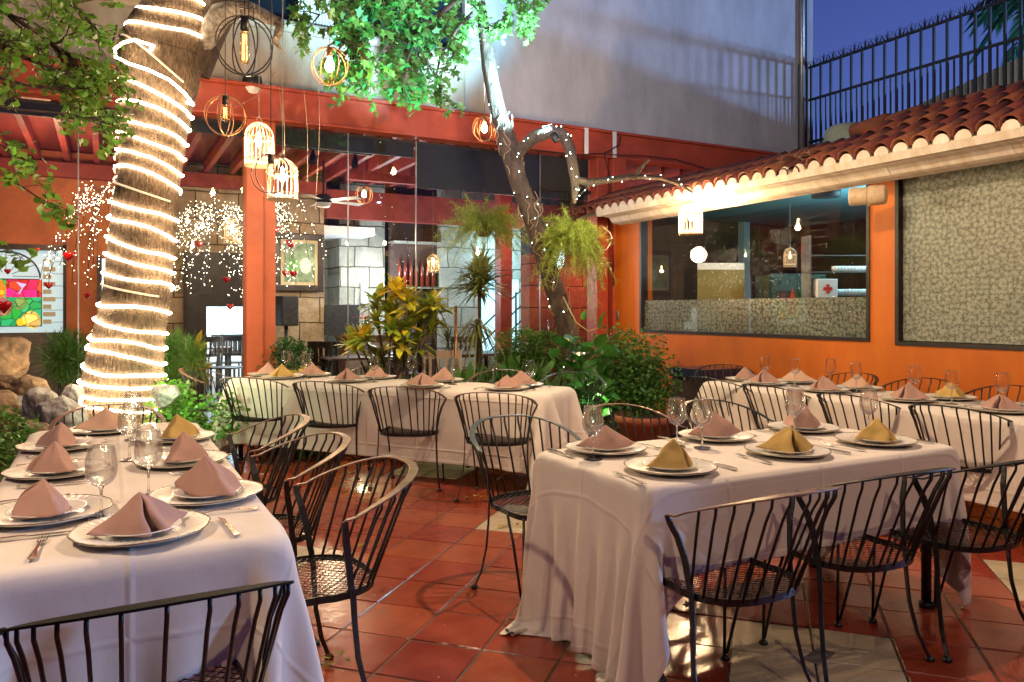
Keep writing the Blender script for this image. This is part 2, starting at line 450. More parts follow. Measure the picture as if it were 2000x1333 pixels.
# ================================================================== RESTAURANT BUILDING
M['stucco'] = mat('weathered pale stucco', (0.52, 0.48, 0.42), 0.9, noise=0.35, nscale=3.4, col2=(0.38, 0.30, 0.22), stretch=(1, 1, .45), bump=0.25, bscale=30)
M['stucco_tower'] = mat('pale grey tower render', (0.47, 0.48, 0.50), 0.9, noise=0.22, nscale=2.0, stretch=(1, 1, .4), bump=0.2, bscale=25)
M['stone'] = stone_mat('pale block stone', (0.46, 0.38, 0.26), (0.30, 0.22, 0.14), 0.62, 0.40)
M['stone_grey'] = stone_mat('grey green block stone', (0.42, 0.42, 0.36), (0.28, 0.29, 0.25), 0.52, 0.36)
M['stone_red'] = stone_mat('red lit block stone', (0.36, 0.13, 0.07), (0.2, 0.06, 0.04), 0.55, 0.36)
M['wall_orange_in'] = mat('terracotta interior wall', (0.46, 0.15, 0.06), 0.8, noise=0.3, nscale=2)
M['plank'] = mat('red stained plank ceiling', (0.26, 0.05, 0.04), 0.5, noise=0.45, nscale=5, stretch=(1, .15, 1))
M['white_paint'] = mat('white paint', (0.7, 0.7, 0.7), 0.7, noise=0.05)
M['conduit'] = mat('grey conduit', (0.3, 0.3, 0.31), 0.35, metal=0.6, noise=0.2)
B = thing('restaurant_building', 'two storey restaurant building with red beams, glass front and pale stucco above', 'building', (0, 0, 0))
def part(name, mb, m, parent=B, **k): return mb.build(name, m, parent, **k)

# upper wall, window band and tower
part('stucco_wall', MB().box(-7, 8.98, 3.86, 4.08, 9.25, 4.56), M['stucco'], bevel=.01)
part('tower_wall', MB().box(4.08, 8.98, 3.86, 10.45, 9.4, 11.5), M['stucco_tower'])
part('side_wall', MB().box(10.1, 9.4, 0, 10.45, 16, 11.5), M['stucco_tower'])
part('window_ledge', MB().tube([(-7, 8.96, 4.62), (4.06, 8.96, 4.62)], 0.065, 10), M['stucco'], smooth=True)
mb = MB()
for x in (-6.2, -4.6, -3.0, -1.4, .25, 1.35, 2.9, 4.02): mb.box(x-.05, 9.05, 4.66, x+.05, 9.2, 7.6)
mb.box(-7, 9.06, 5.55, 4.02, 9.16, 5.62); mb.box(-7, 9.06, 6.5, 4.02, 9.16, 6.6)
part('window_frame', mb, M['wood_black'])
M['dusk_glass'] = mat('dark upstairs window glass', (0.01, 0.014, 0.02), 0.05, spec=1.0)
for x0, x1 in ((-7, -3.0), (-3.0, .25), (.25, 1.35), (1.35, 4.02)):
    part('window_pane', MB().box(x0+.05, 9.18, 4.6, x1-.05, 9.22, 7.6), M['dusk_glass'])
bl = MB()
for k in range(12): bl.box(1.98 + k*.035, 9.02, 4.66, 2.005 + k*.035, 9.04, 5.08)
part('blind', bl, M['white_paint'])
# beam with flanges
mb = MB().box(-7, 8.86, 3.52, 10.4, 9.0, 3.84).box(-7, 8.80, 3.84, 10.4, 9.0, 3.875).box(-7, 8.80, 3.49, 10.4, 9.0, 3.52)
part('beam', mb, M['red'], bevel=.004)
for px in (1145, 1200):
    q = atY(px, 262, 8.8)
    part('bracket', MB().box(q.x-.03, 8.79, 3.50, q.x+.03, 8.80, 3.86), M['white_paint'])
part('column', MB().box(1.38, 8.86, 0, 1.56, 9.14, 3.49).box(1.56, 8.9, 0, 1.70, 9.14, 3.49), M['orange_red'], bevel=.006)
part('column', MB().box(6.02, 8.84, 0, 6.2, 9.1, 3.49).box(6.2, 8.92, 0, 6.26, 9.1, 3.49).box(6.26, 8.80, 0, 6.48, 9.1, 3.49), M['red'], bevel=.006)
part('column', MB().box(-3.3, 8.86, 0, -3.0, 9.14, 3.49), M['orange_red'], bevel=.006)
# glass panes with silicone joints
for x0, x1 in ((-3.0, -.245), (-.235, 1.375), (1.705, 2.555), (2.565, 3.415), (3.425, 5.195)):
    part('glass_pane', MB().box(x0, 9.0, 0.02, x1, 9.01, 3.48), M['pane'])
mb = MB()
for x in (-.24, 2.56, 3.42, 5.2): mb.box(x-.006, 8.995, 0.02, x+.006, 9.015, 3.48)
part('joint', mb, M['conduit'])
d = part('door', MB().box(5.206, 9.0, 0.02, 6.015, 9.012, 3.0), M['pane'])
hx = 5.30
MB().tube([(hx, 8.94, .93), (hx, 8.94, 1.25)], .012, 8).tube([(hx, 8.94, .95), (hx, 9.0, .95)], .008, 6).tube([(hx, 8.94, 1.23), (hx, 9.0, 1.23)], .008, 6).build('handle', M['silver'], d, smooth=True)
part('header_panel', MB().box(1.71, 9.03, 3.27, 3.40, 9.05, 3.48), M['black'])
part('header_panel', MB().box(3.43, 9.03, 2.90, 6.0, 9.05, 3.48), M['black'])
part('header_panel', MB().box(-3.0, 9.03, 3.32, 1.37, 9.05, 3.48), M['black'])
part('transom', MB().box(5.2, 8.99, 3.0, 6.02, 9.02, 3.04), M['black'])
# ceiling and rafters inside
part('ceiling', MB().box(-4, 9.25, 3.62, 10.1, 16.4, 3.68), M['plank'])
for k in range(37):
    x = -3.7 + k * .36
    part('rafter', MB().box(x-.035, 9.2, 3.44, x+.035, 12.42, 3.61), M['red_dark'])
part('back_beam', MB().box(3.15, 12.3, 2.86, 10.0, 12.46, 3.32), M['red_dark'])
part('back_beam', MB().box(-4, 12.3, 3.22, 3.14, 12.46, 3.42), M['red_dark'])
part('back_beam', MB().box(3.15, 11.1, 3.30, 10.0, 11.2, 3.42), M['red_dark'])
# inner walls, left to right
part('interior_floor', MB().box(-4, 9.26, -.02, 10.0, 16.5, 0.0), mat('dark polished restaurant floor', (0.10, 0.04, 0.025), 0.3, noise=0.3))
part('interior_wall', MB().box(-4, 12.5, 2.25, .74, 12.7, 3.6).box(-.50, 12.5, 0, -.10, 12.72, 2.25).box(-.10, 12.5, 2.12, .74, 12.7, 2.25).box(-4, 12.5, 0, -1.75, 12.7, 2.25).box(.12, 12.5, 0, .74, 12.7, 2.12), M['wall_orange_in'])
part('planter_wall', MB().box(-1.75, 12.48, 0, -.5, 12.7, 1.06), mat('grey planter boards', (0.14, 0.13, 0.12), 0.6, noise=0.4, nscale=4, stretch=(.3, 1, 12)))
part('dark_frame', MB().box(-.52, 12.46, 1.0, -.48, 12.5, 2.3).box(-1.75, 12.46, 2.2, -.48, 12.5, 2.28).box(-.10, 12.46, 0, -.04, 12.5, 2.14), M['wood_black'])
part('lit_window', MB().box(-.04, 12.6, .6, .12, 12.62, 2.12), emis('pale lit window', (0.75, 0.9, 1.0), 0.9))
part('stone_wall', MB().box(.74, 12.5, 0, 1.04, 12.8, 3.6), M['stone'])
part('stone_wall', MB().box(1.04, 12.44, 0, 1.36, 12.8, 2.25), M['wood_black'])
part('stone_wall', MB().box(1.04, 12.5, 2.25, 2.2, 12.8, 3.6).box(1.96, 12.5, 0, 2.2, 12.8, 2.25), M['stone'])
part('lintel', MB().box(1.36, 12.46, 1.42, 1.96, 12.8, 2.25), M['wood_black'])
part('stone_wall', MB().box(2.2, 12.46, 0, 3.15, 12.8, 3.6), M['stone'])
# bright room behind the doorway
part('far_room', MB().box(.6, 15.9, -.02, 2.9, 16.0, 2.6).box(.6, 12.9, -.02, .7, 15.9, 2.6).box(2.8, 12.9, -.02, 2.9, 15.9, 2.6).box(.6, 12.9, 2.6, 2.9, 16, 2.7), M['white_paint'])
part('lit_window', MB().box(1.2, 15.86, .9, 2.4, 15.89, 2.3), emis('cold lit far window', (0.72, 0.93, 1.0), 2.6))
light('far_room_light', 'POINT', (1.8, 14.0, 2.2), 420, (0.72, 0.92, 1.0), 0.2)
# recess with pale stone, then the big corner
part('stone_wall', MB().box(3.15, 14.0, 0, 4.0, 14.3, 3.62), M['stone_grey'])
part('recess_ceiling', MB().box(3.15, 12.47, 2.62, 4.0, 14.0, 2.75), M['white_paint'])
part('stone_wall', MB().box(3.6, 13.2, 0, 4.42, 14.0, 3.6), M['stone_grey'])
part('stone_wall', MB().box(5.3, 12.7, 0, 10.0, 12.9, .55).box(5.3, 12.7, 1.95, 10.0, 12.9, 3.6).box(5.3, 12.7, .55, 6.1, 12.9, 1.95).box(6.95, 12.7, .55, 7.2, 12.9, 1.95), M['stone_grey'])
part('lit_window', MB().box(6.1, 12.85, .5, 6.95, 12.88, 1.95), emis('cyan lit window', (0.45, 0.85, 1.0), 1.5))
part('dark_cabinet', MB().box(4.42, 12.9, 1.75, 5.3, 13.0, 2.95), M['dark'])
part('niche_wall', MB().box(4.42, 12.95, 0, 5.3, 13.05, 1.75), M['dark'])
s = part('shelf', MB().box(4.4, 12.62, 1.75, 5.32, 12.95, 1.78).box(4.4, 12.62, 2.54, 5.32, 12.95, 2.57), M['stone_grey'])
bt = MB()
for k in range(7):
    x = 4.55 + k * .105
    bt.lathe([(0, 0), (.036, 0), (.036, .3), (.014, .4), (.014, .5), (0, .5)], 8, (x, 12.78, 1.785))
bt.build('bottles', mat('dark red bottle glass', (0.14, 0.02, 0.012), 0.15, noise=.2), s, smooth=True)
part('column', MB().box(5.42, 10.6, 0, 5.62, 10.8, 3.44), M['red_dark'])
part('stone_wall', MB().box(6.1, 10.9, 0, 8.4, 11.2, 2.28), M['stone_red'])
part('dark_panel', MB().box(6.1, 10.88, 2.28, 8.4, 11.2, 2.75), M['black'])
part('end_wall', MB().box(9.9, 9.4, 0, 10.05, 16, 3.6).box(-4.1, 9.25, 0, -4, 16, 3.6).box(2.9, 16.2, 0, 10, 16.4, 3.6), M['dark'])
# stair rail in front of the cyan window
r = MB()
for k in range(3): r.tube([(5.85, 12.3, .45+.28*k), (7.0, 12.3, 1.42+.28*k)], .016, 6)
r.tube([(5.9, 12.3, 0), (5.9, 12.3, 1.1)], .02, 6).tube([(6.6, 12.3, 0), (6.6, 12.3, 1.7)], .02, 6)
part('stair_rail', r, M['black'], smooth=True)

# stained glass window: panels of coloured glass between lead lines, lit from behind
sg = part('stained_glass_window', MB().box(-1.75, 12.58, 1.06, -.52, 12.60, 2.22), emis('pale backlit glass', (0.66, 0.86, 0.92), 0.55))
def leaded(m, scale, seed):
    n = m.node_tree.nodes; l = m.node_tree.links; b = n['Principled BSDF']
    col = tuple(b.inputs['Emission Color'].default_value)[:3]
    tc = n.new('ShaderNodeTexCoord'); mp = n.new('ShaderNodeMapping'); mp.inputs['Location'].default_value = (seed, 0, seed*.7); mp.inputs['Scale'].default_value = (1, 0, 1)
    v = n.new('ShaderNodeTexVoronoi'); v.feature = 'DISTANCE_TO_EDGE'; v.inputs['Scale'].default_value = scale
    v2 = n.new('ShaderNodeTexVoronoi'); v2.inputs['Scale'].default_value = scale
    l.new(tc.outputs['Object'], mp.inputs[0]); l.new(mp.outputs[0], v.inputs['Vector']); l.new(mp.outputs[0], v2.inputs['Vector'])
    r = n.new('ShaderNodeMapRange'); r.inputs[1].default_value = .02; r.inputs[2].default_value = .05; l.new(v.outputs['Distance'], r.inputs[0])
    h = n.new('ShaderNodeHueSaturation'); h.inputs['Color'].default_value = (*col, 1)
    sp = n.new('ShaderNodeSeparateColor'); l.new(v2.outputs['Color'], sp.inputs[0])
    q = n.new('ShaderNodeMapRange'); q.inputs[3].default_value = .55; q.inputs[4].default_value = 1.25; l.new(sp.outputs[0], q.inputs[0]); l.new(q.outputs[0], h.inputs['Value'])
    q2 = n.new('ShaderNodeMapRange'); q2.inputs[3].default_value = .46; q2.inputs[4].default_value = .54; l.new(sp.outputs[1], q2.inputs[0]); l.new(q2.outputs[0], h.inputs['Hue'])
    mx = n.new('ShaderNodeMix'); mx.data_type = 'RGBA'; mx.inputs[6].default_value = (.01, .01, .01, 1)
    l.new(r.outputs[0], mx.inputs[0]); l.new(h.outputs[0], mx.inputs[7]); l.new(mx.outputs[2], b.inputs['Emission Color'])
    return m
def blob_poly(cx, cz, r, n, y, seed, sx=1.0):
    rr = random.Random(seed); vs = []
    for k in range(n):
        a = 2*math.pi*k/n; q = r * (0.85 + .3*rr.random())
        vs.append((cx + q*math.cos(a)*sx, y, cz + q*math.sin(a)))
    return MB().add(vs, [tuple(range(n))[::-1]])
fx0, fx1, fz0, fz1 = -1.62, -.78, 1.15, 1.80
sg_cols = {'ruby_glass': (.85, .02, .08), 'green_glass': (.03, .5, .15), 'olive_glass': (.22, .42, .10), 'amber_glass': (1.0, .42, .02), 'rose_glass': (.42, .16, .12), 'yellow_glass': (1., .65, .15)}
MB().box(fx0, 12.57, fz0, fx1, 12.58, fz1).build('green_glass', leaded(emis('green backlit glass', sg_cols['green_glass'], .9), 8, 1), sg)
MB().box(-1.2, 12.565, 1.55, fx1, 12.575, fz1).build('ruby_glass', leaded(emis('ruby backlit glass', sg_cols['ruby_glass'], .9), 7, 3), sg)
mbs = {k: MB() for k in ('amber_glass', 'olive_glass', 'rose_glass', 'yellow_glass')}
for (k, cx, cz, r) in (('amber_glass', -1.36, 1.67, .16), ('olive_glass', -1.02, 1.46, .09), ('rose_glass', -1.28, 1.42, .15), ('yellow_glass', -.9, 1.24, .12), ('amber_glass', -1.02, 1.2, .06)):
    q = blob_poly(cx, cz, r, 9, 12.562, int(cx*100)); mbs[k].add(q.v, q.f)
for k, q in mbs.items(): q.build(k, leaded(emis(k.replace('_', ' ') + ' backlit', sg_cols[k], .9), 9, 5), sg)
ld = MB()
for z in (1.15, 1.80): ld.box(fx0, 12.552, z-.006, fx1, 12.556, z+.006)
for x in (-1.62, -.78): ld.box(x-.005, 12.548, 1.15, x+.005, 12.552, 1.8)
for k in range(7):
    a = math.pi * k / 6; ld.tube([(-1.2+.08*math.cos(a), 12.56, 1.84+.06*math.sin(a)), (-1.2+.38*math.cos(a), 12.56, 1.84+.32*math.sin(a))], .004, 4)
ld.tube([(-1.2+.40*math.cos(math.pi*k/16), 12.56, 1.82+.36*math.sin(math.pi*k/16)) for k in range(17)], .012, 5)
for k in range(6): ld.box(-.76, 12.556, 1.2+k*.17, -.52, 12.559, 1.206+k*.17)
ld.build('lead_lines', mat('lead strip', (0.06, 0.06, 0.06), 0.5), sg)
gb = MB()      # little goblet and butterfly set into the glass
gb.add([(-1.08, 12.55, 1.76), (-.96, 12.55, 1.73), (-1.01, 12.55, 1.67)], [(0, 1, 2)]).tube([(-1.01, 12.55, 1.67), (-1.05, 12.55, 1.60)], .008, 4).add([(-1.11, 12.55, 1.61), (-1.0, 12.55, 1.585), (-1.05, 12.55, 1.60)], [(0, 1, 2)])
gb.build('goblet', emis('lavender backlit glass', (.55, .5, .9), .9), sg)
bf = MB()
for s_ in (-1, 1):
    bf.add([(-1.42, 12.55, 1.22), (-1.42+s_*.10, 12.55, 1.30), (-1.42+s_*.085, 12.55, 1.20), (-1.42+s_*.05, 12.55, 1.17)], [(0, 1, 2, 3)])
bf.build('butterfly', emis('orange backlit glass', (.9, .45, .05), .8), sg)
MB().tube([(-1.42, 12.545, 1.16), (-1.42, 12.545, 1.26)], .008, 4).build('butterfly_body', M['black'], sg)
bb = MB()
for k in range(9):
    x0 = -.765; wd = (.10, .15)[k % 2]
    bb.box(x0, 12.55, 1.18+k*.105, x0+wd, 12.57, 1.24+k*.105)
bb.build('painted_bricks', emis('tan backlit glass bricks', (.42, .30, .15), .55), sg)

# ================================================================== KITCHEN BUILDING (orange wall)
M['orange'] = mat('deep orange painted wall', (0.60, 0.155, 0.003), 0.55, noise=0.14, nscale=2.2, col2=(0.47, 0.105, 0.002), stretch=(1, 1, .3), bump=0.08, bscale=30)
K = thing('kitchen_building', 'low orange walled kitchen building with two wide windows and a clay tile roof', 'building')
X0 = 6.3
mb = MB().box(X0, .2, 0, 6.5, 8.80, 1.08).box(X0, 8.24, 1.08, 6.5, 8.80, 2.9).box(X0, 4.50, 1.08, 6.5, 4.76, 2.64).box(X0, .2, 2.64, 6.5, 8.24, 2.9).box(X0, .2, 1.08, 6.5, .6, 2.64)
part('wall', mb, M['orange'], K)
def win(y0, y1, z0, z1, nm):
    t = .035
    f = MB().box(X0-.012, y0, z0, X0+.10, y1, z0+t).box(X0-.012, y0, z1-t, X0+.10, y1, z1).box(X0-.012, y0, z0+t, X0+.10, y0+t, z1-t).box(X0-.012, y1-t, z0+t, X0+.10, y1, z1-t)
    return f.build(nm, M['wood_black'], K)
w1 = win(4.76, 8.24, 1.08, 2.64, 'window')
w2 = win(.6, 4.50, 1.06, 2.64, 'window')
MB().box(X0+.03, 4.795, 1.115, X0+.036, 8.205, 2.605).build('glass_pane', M['pane'], w1)
# floral frosted film
def floral(name, c1, c2, alpha, sc=20):
    """frosted film printed with a lace of small five petalled flowers and leaves"""
    m = bpy.data.materials.new(name); m.use_nodes = True
    n = m.node_tree.nodes; l = m.node_tree.links; b = n['Principled BSDF']
    def math_(op, a_, b_=None, c_=None, clamp=False):
        q = n.new('ShaderNodeMath'); q.operation = op; q.use_clamp = clamp
        for i, v_ in enumerate((a_, b_, c_)):
            if v_ is None: continue
            if isinstance(v_, (int, float)): q.inputs[i].default_value = v_
            else: l.new(v_, q.inputs[i])
        return q.outputs[0]
    tc = n.new('ShaderNodeTexCoord'); s3 = n.new('ShaderNodeSeparateXYZ'); l.new(tc.outputs['Object'], s3.inputs[0])
    nz0 = n.new('ShaderNodeTexNoise'); nz0.inputs['Scale'].default_value = 5; l.new(tc.outputs['Object'], nz0.inputs['Vector'])
    layers = []
    for k, (scale, off, pet, ph) in enumerate(((sc, 0, 5, .0), (sc*1.35, 3.3, 5, 1.0), (sc*2.1, 7.7, 3, 2.0))):
        cb = n.new('ShaderNodeCombineXYZ')
        l.new(math_('MULTIPLY_ADD', s3.outputs[1], scale, off), cb.inputs[0]); l.new(math_('MULTIPLY_ADD', s3.outputs[2], scale, off), cb.inputs[1])
        v = n.new('ShaderNodeTexVoronoi'); v.voronoi_dimensions = '2D'; v.inputs['Scale'].default_value = 1; v.inputs['Randomness'].default_value = .75
        l.new(cb.outputs[0], v.inputs['Vector'])
        d = n.new('ShaderNodeVectorMath'); d.operation = 'SUBTRACT'; l.new(cb.outputs[0], d.inputs[0]); l.new(v.outputs['Position'], d.inputs[1])
        sd = n.new('ShaderNodeSeparateXYZ'); l.new(d.outputs[0], sd.inputs[0])
        cc = n.new('ShaderNodeSeparateColor'); l.new(v.outputs['Color'], cc.inputs[0])
        an = math_('ARCTAN2', sd.outputs[1], sd.outputs[0])
        rot = math_('MULTIPLY', cc.outputs[0], 6.28)
        pt = math_('COSINE', math_('MULTIPLY_ADD', an, pet, rot))
        R = math_('MULTIPLY_ADD', pt, .13, .33)
        f = math_('SUBTRACT', R, v.outputs['Distance'])          # positive inside the petals
        core = math_('LESS_THAN', v.outputs['Distance'], .07)
        f = math_('SUBTRACT', math_('MULTIPLY', f, 9.0, clamp=True), core, clamp=True)
        layers.append(f)
    mx_ = math_('MAXIMUM', layers[0], math_('MULTIPLY', layers[1], .8)); mx_ = math_('MAXIMUM', mx_, math_('MULTIPLY', layers[2], .62))
    fac = math_('MULTIPLY', mx_, math_('MULTIPLY_ADD', nz0.outputs['Fac'], .7, .62), clamp=True)
    cm = n.new('ShaderNodeMix'); cm.data_type = 'RGBA'; cm.inputs[6].default_value = (*c2, 1); cm.inputs[7].default_value = (*c1, 1)
    l.new(fac, cm.inputs[0]); l.new(cm.outputs[2], b.inputs['Base Color'])
    b.inputs['Roughness'].default_value = .33
    tr = n.new('ShaderNodeBsdfTransparent'); mx = n.new('ShaderNodeMixShader')
    l.new(math_('MULTIPLY_ADD', fac, 1-alpha, alpha), mx.inputs[0])
    l.new(tr.outputs[0], mx.inputs[1]); l.new(b.outputs[0], mx.inputs[2]); l.new(mx.outputs[0], n['Material Output'].inputs[0])
    return m
M['film'] = floral('floral frosted film', (.36, .38, .32), (.13, .14, .12), .6)
M['film2'] = floral('floral frosted film on big pane', (.35, .38, .31), (.12, .135, .11), .9)
MB().box(X0+.045, 4.797, 1.117, X0+.048, 8.203, 1.50).build('floral_film', M['film'], w1)
MB().box(X0+.045, .642, 1.102, X0+.048, 4.458, 2.603).build('floral_film', M['film2'], w2)
# room behind the windows
part('room_ceiling', MB().box(6.5, .2, 2.72, 10.0, 9.0, 2.78), mat('teal painted ceiling', (0.16, 0.42, 0.48), 0.7), K)
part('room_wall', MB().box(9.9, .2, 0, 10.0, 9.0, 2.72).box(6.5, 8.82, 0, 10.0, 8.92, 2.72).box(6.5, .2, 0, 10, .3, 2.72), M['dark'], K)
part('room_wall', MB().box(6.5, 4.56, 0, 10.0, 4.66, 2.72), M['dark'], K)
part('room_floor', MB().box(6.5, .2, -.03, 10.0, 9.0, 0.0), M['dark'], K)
part('room_pillar', MB().box(8.62, 8.70, 0, 8.74, 8.82, 2.72), mat('pale blue pillar', (0.25, 0.42, 0.5), 0.6), K)
light('kitchen_light', 'POINT', (7.6, 5.3, 2.35), 60, (0.45, 0.85, 1.0), 0.25)
light('kitchen_light', 'POINT', (7.6, 2.4, 2.2), 10, (1.0, 0.8, 0.45), 0.25)
# flat roof behind and tiled lean-to in front
part('roof_slab', MB().box(6.5, .2, 2.86, 10.28, 8.97, 2.94), M['stucco'], K)
M['roof_tile'] = mat('terracotta roof tile', (0.21, 0.052, 0.028), 0.8, noise=0.55, nscale=7, col2=(0.10, 0.028, 0.018), bump=0.3, bscale=50, island=0.25)
def roof():
    sl = math.atan2(.56, 1.15); dx, dz = math.cos(sl), math.sin(sl)
    pitch = .172; mb = MB()
    ny = int(9.0 / pitch)
    def shell(y, x0, z0, L, r0, r1, up, jit):
        n = 7; vs = []; 
        for (t, r) in ((0, r0), (L, r1)):
            for rr in (r, r - .012):
                for k in range(n):
                    a = math.pi * k / (n - 1)
                    oy = rr * math.cos(a); oh = rr * math.sin(a) * (1 if up else -1)
                    vs.append((x0 + t*dx - oh*dz, y + oy + jit * t, z0 + t*dz + oh*dx))
        fs = []
        for k in range(n-1):
            fs += [(k, k+1, 2*n+k+1, 2*n+k), (n+k, 3*n+k, 3*n+k+1, n+k+1), (k, n+k, n+k+1, k+1), (2*n+k, 2*n+k+1, 3*n+k+1, 3*n+k)]
        mb.add(vs, fs)
    for j in range(ny):
        y = .25 + j * pitch
        if y > 8.9: break
        for i in range(4 if y < 4.75 else 2):
            if 5.02 < y < 5.3 and i == 0: continue
            s0 = i * .315 + rnd.uniform(-.012, .012)
            x0 = 5.70 + s0*dx; z0 = 2.665 + s0*dz + .012*((i+1) % 2)
            jt = rnd.uniform(-.02, .02)
            shell(y, x0, z0 + .018, .36, .082, .066, True, jt)
            if i < 4: shell(y + pitch/2, x0 + .012, z0 + .045, .36, .040, .050, False, jt)
    mb.build('roof_tiles', M['roof_tile'], K, smooth=True)
    rc = MB(); y = .3
    while y < 5.0:
        rc.tube([(6.86, y, 3.235), (6.86, y+.40, 3.225)], [.095, .078], 10); y += .36
    rc.build('ridge_cap', M['roof_tile'], K, smooth=True)
    u = MB().add([(5.74, .2, 2.62), (6.9, .2, 3.17), (6.9, 4.85, 3.17), (5.74, 4.85, 2.62), (6.9, .2, 2.8), (6.9, 4.85, 2.8), (5.74, 8.97, 2.62), (6.32, 8.97, 2.895), (6.32, 4.85, 2.895), (6.32, 8.97, 2.66), (5.74, 4.85, 2.61)], [(0,1,2,3), (1,4,5,2), (3,8,7,6), (7,8,9), (2,5,10,3)])
    u.build('roof_base', M['stucco'], K)
roof()
M['cornice'] = mat('cream moulded plaster cornice', (0.80, 0.76, 0.69), 0.75, noise=0.3, nscale=3.0, col2=(0.60, 0.51, 0.39), stretch=(.6, 3.5, .6), bump=0.2, bscale=20)
def cornice():
    prof = [(6.3, 2.640), (6.05, 2.500), (6.04, 2.502), (6.02, 2.508), (5.97, 2.514), (5.93, 2.530), (5.90, 2.562), (5.885, 2.585), (5.865, 2.592), (5.82, 2.595), (5.80, 2.606), (5.788, 2.628), (5.78, 2.66), (6.3, 2.66)]
    mb = MB(); ys = np.arange(.2, 8.5, .51); n = len(prof)
    k0 = 0
    for a, b in zip(ys[:-1], ys[1:]):
        g = .0013; j = rnd.uniform(-.0015, .0015)
        vs = [(x+j, a+g, z) for x, z in prof] + [(x+j, b-g, z) for x, z in prof]
        mb.add(vs, [(k, k+1, n+k+1, n+k) for k in range(n-1)] + [tuple(range(n))[::-1], tuple(range(n, 2*n))])
    mb.build('cornice', M['cornice'], K)
    MB().box(6.0, .2, 2.60, 6.28, 8.4, 2.65).build('cornice_core', mat('dark brown cornice joints', (.12, .06, .03), .9), K)
    # plaster scallops that close the tile ends
    sc = MB(); pitch = .172; y = .25; j = 0
    while y < 8.5:
        vs = [(5.702, y + .068*math.cos(math.pi*k/8), 2.665 + .072*math.sin(math.pi*k/8)) for k in range(9)] + [(5.702, y-.086, 2.670), (5.735, y-.086, 2.605), (5.735, y+.086, 2.605), (5.702, y+.086, 2.670)]
        vb = [(5.80, b_, c_) for a_, b_, c_ in vs]; nn = len(vs)
        sc.add(vs + vb, [tuple(range(nn))[::-1]] + [(k, (k+1) % nn, nn+(k+1) % nn, nn+k) for k in range(nn)])
        y += pitch
    sc.box(5.745, .2, 2.612, 5.80, 8.45, 2.65)
    sc.build('eave_plaster', M['cornice'], K)
cornice()
# two broken tiles hanging over the eave
q = thing('broken_roof_tile', 'broken clay tiles with dry twigs slumped over the eave', 'roof tile', (5.78, 5.12, 2.67), 0)
for k, (dy, rz_, ln) in enumerate(((0, .5, .34), (.13, .8, .28))):
    n = 7; vs = []
    for t in (0, ln):
        for kk in range(n):
            a = math.pi*kk/(n-1); vs.append((t*math.cos(.5)-.1, dy+.07*math.cos(a)+t*.3*(rz_-.3), .07*math.sin(a)+t*.42-.02))
    MB().add(vs, [(kk, kk+1, n+kk+1, n+kk) for kk in range(n-1)]).build('tile', M['roof_tile'], q)
tw = MB()
for k in range(26):
    a = Vector((rnd.uniform(-.05, .35), rnd.uniform(-.12, .25), rnd.uniform(.08, .2)))
    tw.tube([a, a + Vector((rnd.uniform(-.1, .1), rnd.uniform(-.12, .12), rnd.uniform(-.03, .1)))], .002, 3)
tw.build('twigs', M['cord'], q)

# ================================================================== RAILINGS, TANK, SHEETS, PIPES
M['fence'] = mat('black railing paint', (0.012, 0.016, 0.022), 0.4)
F = thing('iron_railing', 'tall black spiked iron railing on the wall above the tiled roof', 'fence', (10.35, 0, 0))
rl = MB()
for z, r in ((5.40, .018), (4.86, .018), (4.16, .02)):
    rl.box(-r, 1.2, z-r, r, 8.97, z+r)
rl.build('rail', M['fence'], F)
y = 8.93; k = 0
br = None; bs = None; sp = None
while y > 1.2:
    if br is None:
        br = MB().box(-.016, -.016, 4.1, .016, .016, 5.40).build('bar', M['fence'], F, loc=(0, y, 0))
        bs = MB().box(-.010, -.010, 4.1, .010, .010, 4.86).build('short_bar', M['fence'], F, loc=(0, y-.097, 0))
        m_ = MB()
        for dx_, dy_, h, tl in ((0, 0, .17, 0), (.0, .05, .12, .05), (0, -.045, .10, -.04), (.02, .02, .13, .02)):
            m_.tube([(dx_, dy_, 5.40), (dx_, dy_+tl, 5.40+h)], [.014, .001], 5)
        sp = m_.build('spike', M['fence'], F, loc=(0, y-.05, 0))
    else:
        for src in (br, bs, sp):
            if y < 4.2 and src is bs: continue
            c = src.copy(); COL.objects.link(c); c.parent = F
            c.location = (0, y + (0 if src is br else -.097 if src is bs else -.05), 0)
            if src is sp: c.scale = (1, 1, 1); c.rotation_euler = (0, 0, rnd.choice((0, math.pi)))
    y -= .194; k += 1
cw = MB(); pts = []
for i in range(900):
    t = i / 900; pts.append((.06*math.sin(i*.9), 1.2+7.7*t, 5.47+.05*math.cos(i*.9)+.012*math.sin(i*.31)))
cw.tube(pts, .003, 3).build('razor_wire', M['fence'], F)
fw = tag(MB().box(10.28, .2, 0, 10.46, 8.97, 4.10).build('parapet_wall', mat('mossy grey parapet', (0.16, 0.14, 0.12), .9, noise=.5, nscale=6, bump=.4)), 'dark parapet wall that carries the black railing', 'wall')
cs = MB(); vs = []; fs = []; n = 0; y = 8.5
while y > 0:
    zt = 4.34 + (8.4 - y) * .2
    x = 11.0 + (.03 if n % 2 else 0)
    vs += [(x, y, 3.2), (x, y, zt)]; n += 1; y -= .09
for k in range(n-1): fs.append((2*k, 2*k+1, 2*k+3, 2*k+2))
tag(cs.add(vs, fs).build('corrugated_sheet_fence', mat('grey green corrugated sheet', (.40, .46, .44), .55, metal=.0, noise=.4, nscale=3, stretch=(1, 1, .4))), 'grey green corrugated sheet wall rising behind the black railing', 'fence')
tag(MB().box(14.0, -3, 0, 14.2, 9.5, 4.72).build('shadow_blocker_wall', M['stucco']), 'plain unseen wall added to block the street lamp, beyond the corrugated sheets', 'wall')  # unseen wall added to raise the street lamp's shadow edge on the tower
